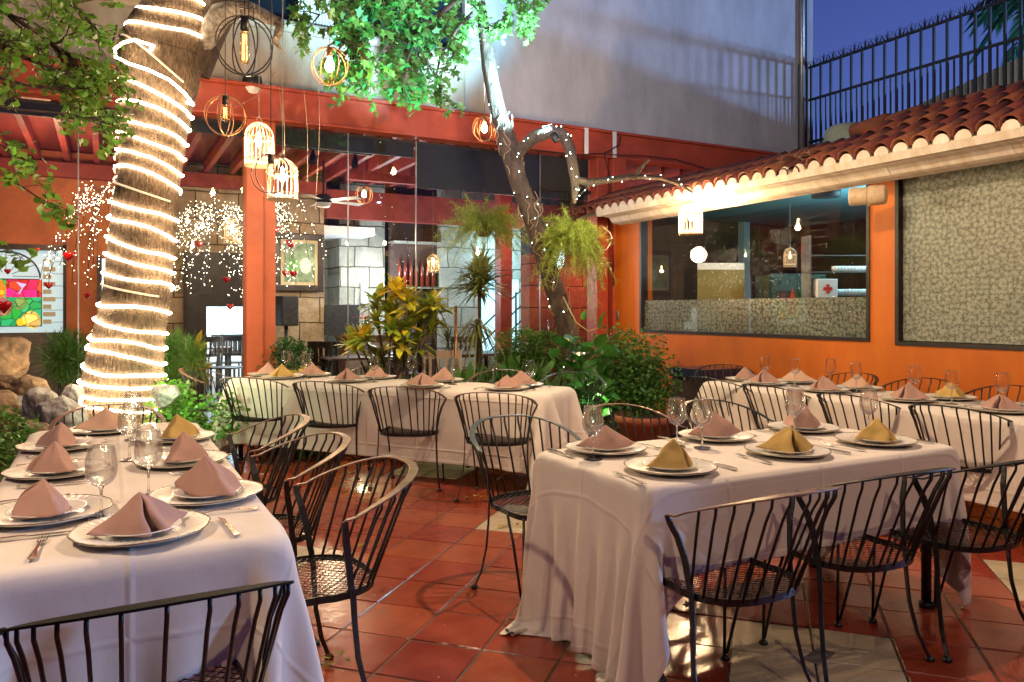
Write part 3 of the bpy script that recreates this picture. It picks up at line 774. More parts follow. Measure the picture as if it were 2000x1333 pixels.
T = thing('water_tank', 'pale green plastic water tank behind the roof ridge', 'tank', (8.05, 6.02, 3.02))
c0 = at(1655, 300, 9.6)
T.location = (c0.x, c0.y, 3.02)
MB().lathe([(0, 0), (.26, 0), (.275, .04), (.275, .56), (.255, .62), (.2, .655), (.08, .67), (0, .67)], 28).build('tank_body', mat('pale green plastic', (.27, .33, .27), .5, noise=.15), T, smooth=True)
fc = bpy.data.curves.new('tank_lettering', 'FONT'); fc.body = 'EPS'; fc.size = .10; fc.extrude = .001
fo = bpy.data.objects.new('tank_lettering', fc); COL.objects.link(fo)
bpy.context.view_layer.update()
me = bpy.data.meshes.new_from_object(fo.evaluated_get(bpy.context.evaluated_depsgraph_get())); bpy.data.objects.remove(fo)
for v in me.vertices:                       # wrap the letters round the tank
    a = -math.pi/2 - TH + .55 + v.co.x / .277
    v.co = (.278*math.cos(a), .278*math.sin(a), .40 + v.co.y)
me.materials.clear(); me.materials.append(M['black'])
fo = bpy.data.objects.new('lettering', me); COL.objects.link(fo); fo.parent = T
cbl = thing('wall_cable', 'black electric cable sagging along the red beam above the corner column', 'cable', tuple(atY(960, 290, 8.76)))
co_ = Vector(cbl.location)
MB().tube([atY(x, y, 8.76) - co_ for x, y in ((940, 268), (980, 283), (1060, 296), (1130, 303), (1180, 300), (1208, 284), (1212, 266))], .008, 5).tube([atY(x, y, 8.76) - co_ for x, y in ((1180, 302), (1260, 305), (1320, 312), (1380, 330), (1440, 338), (1500, 343))], .007, 5).tube([atY(x, y, 8.77) - co_ for x, y in ((1180, 302), (1190, 340), (1196, 420), (1199, 560))], .007, 5).build('cable', M['black'], cbl, smooth=True)
P1 = thing('drain_pipe', 'grey metal drain pipe with a black cable up the tower corner', 'pipe', (10.13, 8.93, 0))
MB().tube([(0, 0, 3.0), (0, 0, 11)], .045, 10).build('pipe', M['conduit'], P1, smooth=True)
MB().tube([(.09, -.01, 3.0), (.085, -.01, 11)], .014, 6).tube([(-.08, 0, 3.0), (-.075, 0, 5.4)], .008, 6).build('cable', M['black'], P1, smooth=True)
# palm beyond the railing
pr = thing('palm_tree', 'teal lit palm crown beyond the black railing', 'tree', tuple(at(2030, 0, 16).xy) + (0,))
MB().tube([(0, 0, 0), (.05, 0, 8.3)], [.16, .12], 10).build('trunk', mat('palm bark', (.1, .08, .06), .9), pr, smooth=True)
P_, D_ = [], []
fr = MB()
for k in range(16):
    a = k * 2.4; el = rnd.uniform(-.5, .8)
    for j in range(34):
        t = .25 + .75 * j / 34; L = 1.25
        p = Vector((.05 + L*t*math.cos(a)*math.cos(el), L*t*math.sin(a)*math.cos(el), 8.3 + L*t*math.sin(el) - .9*t*t))
        for s in (-1, 1):
            P_.append(p); D_.append((math.cos(a + s*.8), math.sin(a + s*.8), -.7))
M['leaf_teal'] = mat('teal lit palm leaf', (.03, .13, .08), .5, island=.3, transl=.2)
STRAP = ([(-.05, 0, 0), (.05, 0, 0), (.06, .5, .0), (-.06, .5, 0), (0, 1, 0), (0, 1, 0)], [(0, 1, 2, 3), (3, 2, 4, 5)])
scatter('crown', *STRAP, P_, D_, .42, M['leaf_teal'], pr, droop=.2)
light('palm_uplight', 'SPOT', at(2030, 700, 15.2), 400, (.3, 1.0, .8), .05, target=at(2010, 0, 16), spot=60)
# ================================================================== TABLES AND CLOTHS
def table(name_label, cx, cy, L, W, rz, group='rectangular tables under white cloths'):
    t = thing('dining_table', name_label, 'table', (cx, cy, 0), rz, group)
    MB().box(-L/2+.05, -W/2+.05, .70, L/2-.05, W/2-.05, .73).build('tabletop', M['wood'], t)
    for sx in (-1, 1):
        for sy in (-1, 1):
            x, y = sx*(L/2-.12), sy*(W/2-.09)
            MB().tube([(x, y, .715), (x, y, .03)], .022, 8).lathe([(0, 0), (.032, 0), (.034, .02), (.02, .03), (0, .03)], 10, (x, y, 0)).build('leg', M['metal_black'], t, smooth=True)
    return t

def drape(L, W, ax0, ax1, ay0, ay1, h, steps, seed, dy=0.0, floor=.004):
    """position based cloth on a box table; ax0.. are the overhangs at the four sides"""
    r = np.random.default_rng(seed)
    xs = np.arange(-L/2-ax0, L/2+ax1+h*.5, h); ys = np.arange(-W/2-ay0, W/2+ay1+h*.5, h)
    nx, ny = len(xs), len(ys)
    X, Y = np.meshgrid(xs, ys, indexing='ij')
    p = np.stack([X, Y, np.full_like(X, .765)], -1)
    p += r.normal(size=p.shape) * .0012
    # broad waves in the overhang start the folds
    ph = r.uniform(0, 6, 8)
    ox = np.maximum(0, np.abs(X) - L/2); oy = np.maximum(0, np.abs(Y) - W/2)
    p[..., 2] += .17*np.sin(Y*14+ph[0]+X*2)*np.minimum(ox*2, .6) + .07*np.sin(Y*31+ph[2])*np.minimum(ox*2, .6) + .10*np.sin(X*9+ph[1]+Y*2)*np.minimum(oy*2, .6) + .05*np.sin(X*23+ph[3])*np.minimum(oy*2, .6)
    v = np.zeros_like(p)
    rest = h; dia = h * 2 ** .5
    rad = .02
    def con(a, b, d0, k):
        dlt = b - a; ln = np.linalg.norm(dlt, axis=-1, keepdims=True); ln[ln < 1e-9] = 1e-9
        c = dlt * ((ln - d0) / ln) * .5 * k
        a += c; b -= c
    topx, topy = L/2 + .003, W/2 + .003
    for s in range(steps):
        dt = .02
        ITN = 26
        v[..., 2] -= 7.0 * dt; v *= .97 if s < steps*.6 else .93
        q = p + v * dt
        for it in range(ITN):
            for st in (0, 1):
                con(q[st:-1:2][:(q[st+1::2]).shape[0]], q[st+1::2], rest, 1.0)
                con(q[:, st:-1:2][:, :(q[:, st+1::2]).shape[1]], q[:, st+1::2], rest, 1.0)
            if it % 3 == 0:
                for st in (0, 1):
                    A = q[st:-1:2, :-1]; Bq = q[st+1::2, 1:]; m = min(A.shape[0], Bq.shape[0])
                    con(A[:m], Bq[:m], dia, .35)
                    A = q[st:-1:2, 1:]; Bq = q[st+1::2, :-1]; m = min(A.shape[0], Bq.shape[0])
                    con(A[:m], Bq[:m], dia, .35)
                # bending
                for st in (0, 1, 2, 3):
                    A = q[st:-2:4]; Bq = q[st+2::4]; m = min(A.shape[0], Bq.shape[0]); con(A[:m], Bq[:m], 2*rest, .10)
                    A = q[:, st:-2:4]; Bq = q[:, st+2::4]; m = min(A.shape[1], Bq.shape[1]); con(A[:, :m], Bq[:, :m], 2*rest, .10)
            ins = (np.abs(q[..., 0]) < topx) & (np.abs(q[..., 1]) < topy) & (q[..., 2] < .749)
            if ins.any():
                pen_top = .749 - q[..., 2]; px = topx - np.abs(q[..., 0]); py = topy - np.abs(q[..., 1])
                up = ins & (pen_top <= np.minimum(px, py) + .01)
                sx = ins & ~up & (px <= py); sy = ins & ~up & (py < px)
                q[..., 2][up] = .749
                q[..., 0][sx] = np.sign(q[..., 0][sx]) * topx
                q[..., 1][sy] = np.sign(q[..., 1][sy]) * topy
            fl = q[..., 2] < floor; q[..., 2][fl] = floor
        v = (q - p) / dt
        onfl = (q[..., 2] <= floor + .001); v[onfl] *= .3
        ont = (q[..., 2] < .7505) & (np.abs(q[..., 0]) < topx-.04) & (np.abs(q[..., 1]) < topy-.04)
        v[ont] *= .2
        p = q
    # lay the top flat with faint creases
    ont = (np.abs(p[..., 0]) < topx) & (np.abs(p[..., 1]) < topy)
    p[..., 2][ont] = np.clip(p[..., 2][ont], .749, .753)
    idx = np.arange(nx*ny).reshape(nx, ny)
    F = np.stack([idx[:-1, :-1], idx[1:, :-1], idx[1:, 1:], idx[:-1, 1:]], -1).reshape(-1, 4)
    return p.reshape(-1, 3), F, np.stack([X, Y], -1).reshape(-1, 2)

def cloth(label, cx, cy, L, W, rz, over, h=.035, steps=150, seed=1):
    V, F, UV = drape(L, W, *over, h, steps, seed)
    o = np_mesh('tablecloth', V, F, M['cloth'])
    ul = o.data.uv_layers.new(name='flat'); li = np.zeros(len(o.data.loops), dtype=np.int32); o.data.loops.foreach_get('vertex_index', li)
    ul.data.foreach_set('uv', UV[li].astype(np.float32).ravel())
    o.location = (cx, cy, 0); o.rotation_euler = (0, 0, rz)
    ex = np.minimum(UV[:, 0]-UV[:, 0].min(), UV[:, 0].max()-UV[:, 0]); ey = np.minimum(UV[:, 1]-UV[:, 1].min(), UV[:, 1].max()-UV[:, 1])
    ea = o.data.attributes.new('edge_dist', 'FLOAT', 'POINT'); ea.data.foreach_set('value', np.minimum(ex, ey).astype(np.float32))
    so = o.modifiers.new('thick', 'SOLIDIFY'); so.thickness = .0012; so.offset = 1
    sd = o.modifiers.new('smooth', 'SUBSURF'); sd.levels = 1; sd.render_levels = 1
    tag(o, label, 'tablecloth', 'white tablecloths')
    return o
TL = {'A': (.06, 3.45, 2.54, .82, R_(90)), 'B': (2.585, 2.57, 1.81, .82, 0), 'C': (5.02, 3.45, 3.5, .80, R_(90)), 'D': (2.19, 6.365, 3.17, .71, math.atan2(-.8, .6))}
table('long table by the lit tree under a greyish white cloth, nearest on the left', *TL['A'])
table('short table in the front right under a white cloth with long pointed corners', *TL['B'])
table('long table beside the orange wall under a white cloth', *TL['C'])
table('long slanted table in front of the glass front under a white cloth', *TL['D'])
cloth('white cloth on the front left table, hanging low at its near corner', *TL['A'], (.62, .5, .6, .6), .036, 120, 3)
cloth('white cloth on the front right table with pointed corners trailing to the floor', *TL['B'], (.60, .48, .30, .30), .022, 230, 5)
cloth('white cloth on the table beside the orange wall', *TL['C'], (.3, .55, .5, .5), .045, 100, 9)
cloth('cream white cloth almost to the floor on the slanted table by the plants', *TL['D'], (.52, .52, .55, .55), .045, 110, 12)

# ================================================================== IRON CHAIRS
def chair_parts(root):
    ze, za, we, wm, ye, yb = .70, .81, .295, .29, -.05, -.385
    def rail_pt(t):                                # t 0..1 from the +x end round the back to the -x end
        a = math.pi * t
        s = math.sin(a); c = math.cos(a)
        x = (abs(c) ** .82) * (1 if c >= 0 else -1) * wm
        y = ye - .04 - (abs(yb) - abs(ye) - .04) * s
        z = ze + (za - ze) * (s ** .9)
        return Vector((x, y, z))
    N = 36
    pts = [Vector((we, ye, ze - .004))] + [rail_pt(k / N) for k in range(N + 1)] + [Vector((-we, ye, ze - .004))]
    def side(i, t):
        return Vector((0, 0, 1)).cross(t)
    rl = MB(); rl.band(pts, side, [.012] + [.020 + .014*math.sin(math.pi*k/N)**.6 for k in range(N+1)] + [.012], .006)
    rl.build('top_rail', M['rail'], root, bevel=.0015)
    # arm posts flow on into the rear legs
    for s in (1, -1):
        P = [(we, ye, ze-.005), (.285, ye-.005, .665), (.262, ye-.015, .62), (.245, ye-.03, .55), (.235, -.09, .47), (.232, -.10, .42), (.232, -.105, .34), (.238, -.115, .22), (.252, -.14, .10), (.272, -.175, .015)]
        P = [(s*x, y, z) for x, y, z in P]
        m = MB(); m.band(P, lambda i, t: Vector((.25*s, 1, 0)), [.020, .024, .026, .025, .023, .022, .020, .018, .017, .016], .008)
        lg = m.build('rear_leg', M['metal_black'], root, bevel=.0015)
        MB().lathe([(0, 0), (.017, 0), (.019, .008), (.012, .018), (0, .02)], 12, (s*.274, -.178, 0)).build('foot', M['metal_black'], lg, smooth=True)
    for s in (1, -1):
        m = MB()
        m.tube([(s*.205, .205, .425), (s*.208, .21, .3), (s*.21, .215, .02)], .0065, 6)
        m.tube([(s*.225, .08, .425), (s*.22, .13, .3), (s*.213, .205, .03)], .0065, 6)
        lg = m.build('front_leg', M['metal_black'], root, smooth=True)
        MB().lathe([(0, 0), (.017, 0), (.019, .008), (.012, .018), (0, .02)], 12, (s*.212, .212, 0)).build('foot', M['metal_black'], lg, smooth=True)
    # seat outline
    def outline(n=48, k=1.0):
        o = []
        for i in range(n):
            a = 2*math.pi*i/n; c, s_ = math.cos(a), math.sin(a)
            if s_ >= 0: x = .222 * math.copysign(abs(c)**.38, c); y = .225 * abs(s_)**.38
            else: x = .232 * math.copysign(abs(c)**.75, c); y = -.235 * abs(s_)**.80
            o.append((x*k, y*k))
        return o
    o = outline(56)
    def dz(x, y): return -.012 * max(0, 1 - (x*x + y*y) / .045)
    fr = MB(); n = len(o)
    vs = []
    for sc, z in ((1, .438), (1, .414), (.975, .414), (.975, .438)): vs += [(x*sc, y*sc, z) for x, y in o]
    fs = [(q*n+k, q*n+(k+1) % n, ((q+1) % 4)*n+(k+1) % n, ((q+1) % 4)*n+k) for q in range(4) for k in range(n)]
    fr.add(vs, fs).build('seat_frame', M['metal_black'], root)
    # expanded metal seat: zigzag strands that meet in diamonds
    poly = [(x*.98, y*.98) for x, y in o]
    def inside(x, y):
        c = False; j = n-1
        for i in range(n):
            xi, yi = poly[i]; xj, yj = poly[j]
            if (yi > y) != (yj > y) and x < (xj-xi)*(y-yi)/(yj-yi)+xi: c = not c
            j = i
        return c
    ms = MB(); lw, sw = .034, .0155; t = .0024
    nrow = int(.48/sw)
    for r_ in range(nrow):
        y0 = -.235 + r_*sw; prev = None; k = 0; x = -.24
        while x < .25:
            y = y0 + (sw*.46 if k % 2 else -sw*.46) * (1 if r_ % 2 else -1)
            cur = (x, y, .432 + dz(x, y))
            if prev and inside((prev[0]+cur[0])/2, (prev[1]+cur[1])/2):
                a = Vector(prev); b = Vector(cur); d = (b-a).normalized(); w_ = Vector((-d.y, d.x, 0))*t/2
                ms.add([a-w_, b-w_, b+w_, a+w_, a-w_-Vector((0, 0, t)), b-w_-Vector((0, 0, t)), b+w_-Vector((0, 0, t)), a+w_-Vector((0, 0, t))], [(0,1,2,3), (0,4,5,1), (2,6,7,3)])
            prev = cur; x += lw/2; k += 1
    ms.build('seat', M['metal_black'], root)
    # spindles
    NS = 13
    for k in range(NS):
        f = (k + 1) / (NS + 1)
        tp = rail_pt(.04 + .92 * f); 
        a = math.pi * (-.02 - .96 * f); c, s_ = math.cos(a), math.sin(a)
        bx = .228 * math.copysign(abs(c)**.75, c); by = -.231 * abs(s_)**.80
        b = Vector((bx, by, .425)); kn = tp.lerp(b, .17) + Vector((tp.x*.045, (tp.y)*.03, -.002))
        P = [tp - Vector((0, 0, .002)), tp.lerp(b, .05) + Vector((tp.x*.012, tp.y*.012, -.012)), tp.lerp(b, .22) + Vector((tp.x*.006, tp.y*.004, 0)), b]
        MB().tube(P, .0052, 6).build('spindle', M['metal_black'], root, smooth=True)
GR = 'black wrought iron barrel back chairs'
ch0 = None
def chair(x, y, deg, label, rail=None, scale=None):
    global ch0
    if ch0 is None:
        ch0 = thing('iron_chair', label, 'chair', (x, y, 0), R_(deg), GR); chair_parts(ch0); r = ch0
    else: r = dup(ch0, (x, y, 0), R_(deg), label)
    if rail:
        for c in r.children:
            if c.name.startswith('top_rail'):
                c.data = c.data.copy(); c.data.materials[0] = rail
    return r
chair(1.95, 2.07, 0, 'black iron chair nearest the pointed cloth corner, front side of the front right table')
chair(2.60, 2.09, -3, 'black iron chair in the middle of the three at the front of the right table', M['metal_black'])
chair(3.20, 2.03, -2, 'black iron chair at the right end of the front side of the right table', M['metal_black'])
chair(.62, 2.74, 93, 'black iron chair with worn copper rail nearest the knife on the front left table')
chair(.57, 3.43, 94, 'black iron chair with worn rail, middle of three along the aisle side, left table')
chair(.56, 4.15, 92, 'black iron chair farthest down the aisle side of the left table')
chair(.02, 4.82, 180, 'iron chair with tan rail at the tree end of the left table')
chair(.10, 2.02, 1, 'black iron chair in the bottom left corner at the near end of the left table', M['rail_black'])
chair(1.89, 3.27, 180, 'iron chair with teal worn rail beyond the left end of the front right table', M['rail_teal'])
chair(2.68, 3.42, 180, 'iron chair with pinkish rail beyond the wine glasses of the front right table')
chair(3.32, 3.34, 180, 'dark iron chair beyond the third place of the front right table', M['metal_black'])
for i, (x, y, w_) in enumerate(((4.83, 5.0, 'farthest of four'), (4.76, 4.3, 'second farthest of four'), (4.76, 3.58, 'second nearest of four'), (4.76, 2.88, 'nearest of four'))):
    chair(x, y, -88 + i*2, 'black iron chair, %s on the aisle side of the orange wall table' % w_, M['metal_black'])
for i, (x, y, w_) in enumerate(((5.42, 5.72, 'at the far end'), (5.62, 4.62, 'third from the camera'), (5.66, 3.98, 'second from the camera'), (5.66, 3.28, 'nearest the camera'))):
    chair(x, y, 92 if i else 140, 'black iron chair %s between the orange wall and its table' % w_, M['metal_black'])
for i, (x, y, a, w_) in enumerate(((1.24, 7.08, -38, 'leftmost of the four'), (1.72, 6.42, -40, 'second from left of the four'), (2.13, 5.72, -36, 'third from left of the four'), (2.56, 5.04, -38, 'rightmost of the four'))):
    chair(x, y, a, 'iron chair, %s along the front of the slanted table' % w_)
chair(1.02, 7.92, -120, 'iron chair with brown rail at the left end of the slanted table')
for i, (x, y, w_, m_) in enumerate(((2.25, 7.25, 'left', None), (3.1, 6.15, 'middle', None), (3.55, 5.62, 'right teal railed', M['rail_teal']))):
    chair(x, y, 142, 'iron chair, the %s one behind the slanted table by the plants' % w_, m_)

# ================================================================== PLACE SETTINGS
def mk_charger():
    t = thing('charger_plate', 'x', 'charger plate')
    n = 192; prof = [(0, .004), (.095, .004), (.105, .006), (.115, .011), (.150, .0165), (.170, .020), (.1755, .0205), (.177, .018), (.168, .013), (.11, .003), (.08, 0), (0, 0)]
    vs = []; fs = []
    for i, (r, z) in enumerate(prof):
        for k in range(n):
            a = 2*math.pi*k/n
            sc = 1 + (.026*abs(math.cos(a*5))**.6 * (r/.177)**4 if r > .12 else 0) - (.012*(r/.177)**4 if r > .12 else 0)
            zz = z + (.0016*math.cos(a*44) if .112 < r < .172 and i < 6 else 0)
            vs.append((r*sc*math.cos(a), r*sc*math.sin(a), zz))
    m = len(prof)
    for i in range(m-1):
        for k in range(n): fs.append((i*n+k, i*n+(k+1) % n, (i+1)*n+(k+1) % n, (i+1)*n+k))
    MB().add(vs, fs).build('plate_body', M['charger'], t, smooth=True)
    q = MB(); pts = []
    for k in range(n):
        a = 2*math.pi*k/n; sc = 1 + .026*abs(math.cos(a*5))**.6 - .012
        pts.append((.1765*sc*math.cos(a), .1765*sc*math.sin(a), .0205))
    q.tube(pts, .0019, 5, closed=True).build('rim', M['rim'], t, smooth=True)
    return t
def mk_plate():
    o = MB().lathe([(0, .004), (.062, .004), (.068, .006), (.078, .0125), (.103, .0175), (.107, .0185), (.1065, .016), (.08, .008), (.06, 0), (0, 0)], 48).build('side_plate', M['china'], smooth=True)
    return o
def napkin_mesh(seed, mkey):
    """a standing pyramid fold: seam and open loop towards -y"""
    r = random.Random(seed)
    wL, wR = .138 + r.uniform(-.01, .01), .138 + r.uniform(-.01, .01); lp = .092 + r.uniform(-.008, .01); ht = .108 + r.uniform(-.006, .006)
    ow = r.uniform(.022, .036)
    key = [(-wL, .012), (-.105, -.018), (-.07, -.050), (-ow-.014, -lp+.006), (-ow*.72, -lp-.003), (-ow*.55, -lp*.72), (-.006, -.022), (.006, -.022), (ow*.5, -lp*.72), (ow*.72, -lp-.002), (ow+.014, -lp+.008), (.07, -.052), (.105, -.020), (wR, .012)]
    back = [(wR-.004, .022), (.08, .046), (.035, .058), (0, .060), (-.035, .058), (-.08, .046), (-wL+.004, .022)]
    def cr(pts, m):
        out = []
        for i in range(len(pts)-1):
            p0 = pts[max(i-1, 0)]; p1 = pts[i]; p2 = pts[i+1]; p3 = pts[min(i+2, len(pts)-1)]
            for j in range(m):
                t = j/m
                out.append(tuple(.5*((2*b)+(-a+c)*t+(2*a-5*b+4*c-d)*t*t+(-a+3*b-3*c+d)*t**3) for a, b, c, d in zip(p0, p1, p2, p3)))
        out.append(pts[-1]); return out
    base = cr(key, 4) + cr(back, 4)
    n = len(base); rows = 14; vs = []; fs = []
    lean = r.uniform(-.012, .012)
    for i in range(rows + 1):
        t = i / rows
        for (x, y) in base:
            tt = t ** 1.0
            s = tt
            bulge = 1 + .16*math.sin(math.pi*t)*(1 - min(1, abs(x)/.13))
            z = ht*(1-t) + .010*math.sin(math.pi*t)*(1 - abs(x)/.13) 
            tipz = .022*max(0, abs(x)/.138 - .45)*t*t
            vs.append((x*s + lean*(1-t), y*s*bulge - .004*(1-t), max(.0, z) + tipz + .0008*math.sin(x*90+t*7+seed)))
    p1, p2, p3 = (r.uniform(0, 6.28) for _ in range(3)); tw = r.uniform(-.25, .25); sq = r.uniform(.9, 1.12)
    vs = [(x*math.cos(tw*z*8)*sq - y*math.sin(tw*z*8) + .0035*math.sin(z*55+p1+y*30), (y*math.cos(tw*z*8) + x*math.sin(tw*z*8)) + .0045*math.sin(x*42+z*38+p2), z*(1+.05*math.sin(x*25+p3)) + (.0025*math.sin(x*60+y*45+p1) if z > .006 else 0)) for x, y, z in vs]
    for i in range(rows):
        for k in range(n): fs.append((i*n+k, i*n+(k+1) % n, (i+1)*n+(k+1) % n, (i+1)*n+k))
    o = MB().add(vs, fs).build('napkin', M[mkey], smooth=True)
    so = o.modifiers.new('thick', 'SOLIDIFY'); so.thickness = .0022; so.offset = -1
    return o
def mk_fork():
    m = MB(); z = .004
    m.band([(0, -.105, .004), (0, -.09, .0045), (0, -.04, .007), (0, .02, .008), (0, .045, .005)], (1, 0, 0), [.017, .020, .010, .006, .010], .0022)
    m.band([(0, .045, .005), (0, .056, .0035), (0, .066, .0035)], (1, 0, 0), [.010, .023, .024], .0018)
    for x in (-.0102, -.0034, .0034, .0102):
        m.tube([(x, .064, .0035), (x, .09, .0045), (x, .108, .009)], [.0017, .0015, .0008], 5)
    return m.build('fork', M['silver'], smooth=False, bevel=.0006)
def mk_knife():
    m = MB()
    m.band([(0, -.11, .003), (0, -.10, .004), (0, -.03, .005), (0, 0, .005)], (1, 0, 0), [.014, .018, .012, .009], .006)
    m.band([(0, 0, .004), (.001, .03, .0035), (.001, .08, .003), (-.003, .105, .003)], (1, 0, 0), [.010, .017, .019, .006], .0012)
    return m.build('knife', M['silver'], bevel=.0006)
def mk_glass():
    t = thing('wine_glass', 'x', 'wine glass')
    MB().lathe([(.006, .094), (.016, .098), (.030, .108), (.040, .125), (.0435, .145), (.043, .165), (.040, .190), (.036, .215), (.0348, .222), (.0341, .222), (.0353, .214), (.0393, .190), (.0423, .165), (.0428, .145), (.0393, .1257), (.0293, .1088), (.015, .0995), (0, .098)], 40).build('bowl', M['bowl'], t, smooth=True)
    MB().tube([(.0348*math.cos(2*math.pi*k/36), .0348*math.sin(2*math.pi*k/36), .222) for k in range(36)], .0009, 5, closed=True).build('rim', M['stem'], t, smooth=True)
    MB().lathe([(0, .004), (.0075, .006), (.0042, .014), (.0036, .05), (.0042, .085), (.008, .0955), (0, .0985)], 14).build('stem', M['stem'], t, smooth=True)
    MB().lathe([(0, 0), (.036, 0), (.037, .001), (.034, .002), (.012, .0035), (.006, .006), (0, .006)], 32).build('base', M['stem'], t, smooth=True)
    return t
pro = {}
def placed(kind, mk, loc, rz, label, cat, group, scale=None):
    if kind not in pro:
        o = mk(); pro[kind] = o
        o.location = loc; o.rotation_euler = (0, 0, rz)
        if scale: o.scale = scale
        tag(o, label, cat, group)
    else:
        o = dup(pro[kind], loc, rz, label, group, scale)
    return o
CN = {'p': ('dusty pink', 'napkin_pink'), 'b': ('beige pink', 'napkin_beige'), 'y': ('mustard yellow', 'napkin_yellow')}
ZT = .7545
nap_i = [0]
def setting(x, y, face, col, where, fork=True, knife=True):
    """face: degrees, the direction the diner looks (0 = +Y)"""
    a = R_(face); ca, sa = math.cos(a), math.sin(a)
    def L(u, v): return (x + u*ca - v*sa, y + u*sa + v*ca)
    placed('charger', mk_charger, (x, y, ZT), a + rnd.uniform(-.2, .2), 'cream scalloped charger plate, ' + where, 'charger plate', 'scalloped charger plates')
    placed('plate', mk_plate, (*L(rnd.uniform(-.008, .008), 0), ZT+.0075), a, 'white side plate on its charger, ' + where, 'plate', 'white side plates')
    nap_i[0] += 1
    na = a + (rnd.uniform(-.7, .7)) if 'front left' not in where or face in (0, 180) else R_(172 if face < 0 else 150) + rnd.uniform(-.25, .25)
    nk = napkin_mesh(nap_i[0], CN[col][1])
    nk.location = (*L(rnd.uniform(-.008, .008), -.005), ZT+.0165); nk.rotation_euler = (0, 0, a + rnd.uniform(-.45, .45))
    s = rnd.uniform(.93, 1.04); nk.scale = (s, s, s)
    tag(nk, CN[col][0] + ' napkin folded to a pyramid, ' + where, 'napkin', 'folded napkins')
    if fork: placed('fork', mk_fork, (*L(-.235+rnd.uniform(-.01, .015), -.02+rnd.uniform(-.04, .02)), ZT), a + rnd.uniform(-.12, .12), 'silver fork, ' + where, 'fork', 'silver forks')
    if knife: placed('knife', mk_knife, (*L(.225+rnd.uniform(-.015, .01), -.02+rnd.uniform(-.03, .02)), ZT), a + rnd.uniform(-.12, .12), 'silver table knife, ' + where, 'knife', 'silver knives')
def glass(x, y, where):
    placed('glass', mk_glass, (x, y, ZT), rnd.uniform(0, 3), 'empty wine glass, ' + where, 'wine glass', 'empty wine glasses', (1.03, 1.03, rnd.uniform(.97, 1.03)))
# left table
setting(.09, 2.38, 0, 'p', 'near end of front left table')
for i, (x, y) in enumerate(((-.155, 2.72), (-.16, 3.40), (-.17, 4.02))):
    setting(x, y, -90, 'p', '%s on outer side of front left table' % ('first', 'second', 'third')[i])
for i, (x, y) in enumerate(((.30, 2.74), (.275, 3.40), (.30, 4.02))):
    setting(x, y, 90, 'ppy'[i], '%s on aisle side of front left table' % ('first', 'second', 'third')[i])
setting(.0, 4.46, 180, 'b', 'tree end of front left table')
for (x, y), w_ in zip(((-.01, 2.62), (.13, 2.86), (.09, 3.58), (.12, 4.12)), ('nearest on front left table', 'second on front left table', 'third on front left table', 'tallest looking, before the lit tree')):
    glass(x, y, w_)
# right table
for i, (x, y, c) in enumerate(((1.95, 2.36, 'y'), (2.62, 2.39, 'y'), (3.20, 2.39, 'y'))):
    setting(x, y, 0, c, '%s on near side of front right table' % ('left', 'middle', 'right')[i])
for i, (x, y, c) in enumerate(((1.96, 2.81, 'p'), (2.62, 2.83, 'p'), (3.21, 2.82, 'p'))):
    setting(x, y, 180, c, '%s on far side of front right table' % ('left', 'middle', 'right')[i])
for (x, y), w_ in zip(((1.81, 2.69), (2.32, 2.76), (2.39, 2.67), (3.13, 2.80), (3.02, 2.71), (3.43, 2.60)), ('left end of front right table', 'behind the mustard napkin, right table', 'before the middle pink napkin, right table', 'rear one of the pair, right table', 'front one of the pair, right table', 'above the rightmost mustard napkin')):
    glass(x, y, w_)
# table along the orange wall
for i, (x, y, c) in enumerate(((4.86, 2.75, 'p'), (4.86, 3.38, 'p'), (4.86, 4.07, 'p'), (4.86, 4.67, 'p'))):
    setting(x, y, -90, c, '%s on aisle side, orange wall table' % ('nearest', 'second', 'third', 'farthest')[i])
for i, (x, y, c) in enumerate(((5.22, 2.72, 'p'), (5.22, 3.32, 'y'), (5.22, 4.05, 'b'), (5.22, 4.66, 'b'))):
    setting(x, y, 90, c, '%s on wall side, orange wall table' % ('nearest', 'second', 'third', 'farthest')[i])
setting(5.0, 5.02, 180, 'p', 'far end, orange wall table')
for i, (x, y) in enumerate(((5.09, 2.88), (4.97, 3.14), (5.16, 3.53), (5.03, 3.92), (5.33, 4.40), (4.99, 4.47), (5.08, 4.88))):
    glass(x, y, '%s from the camera, orange wall table' % ('first', 'second', 'third', 'fourth', 'fifth', 'sixth', 'seventh')[i])
# slanted table in front of the glass
for i, (x, y, c) in enumerate(((1.42, 7.15, 'y'), (1.86, 6.56, 'p'), (2.27, 5.82, 'p'), (2.78, 5.34, 'p'))):
    setting(x, y, -53, c, '%s on near side of slanted table' % ('left', 'second', 'third', 'right')[i])
for i, (x, y, c) in enumerate(((1.36, 7.54, 'p'), (1.72, 7.28, 'p'), (2.18, 6.74, 'p'), (2.60, 6.18, 'p'), (3.02, 5.52, 'p'))):
    setting(x, y, 127, c, '%s on garden side of slanted table' % ('left end', 'second', 'third', 'fourth', 'right')[i])
for i, (x, y) in enumerate(((1.58, 7.74), (1.63, 7.08), (2.06, 6.44), (2.39, 6.40), (2.57, 5.91), (2.92, 5.85), (2.98, 5.31))):
    glass(x, y, '%s from the left, slanted table' % ('first', 'second', 'third', 'fourth', 'fifth', 'sixth', 'seventh')[i])
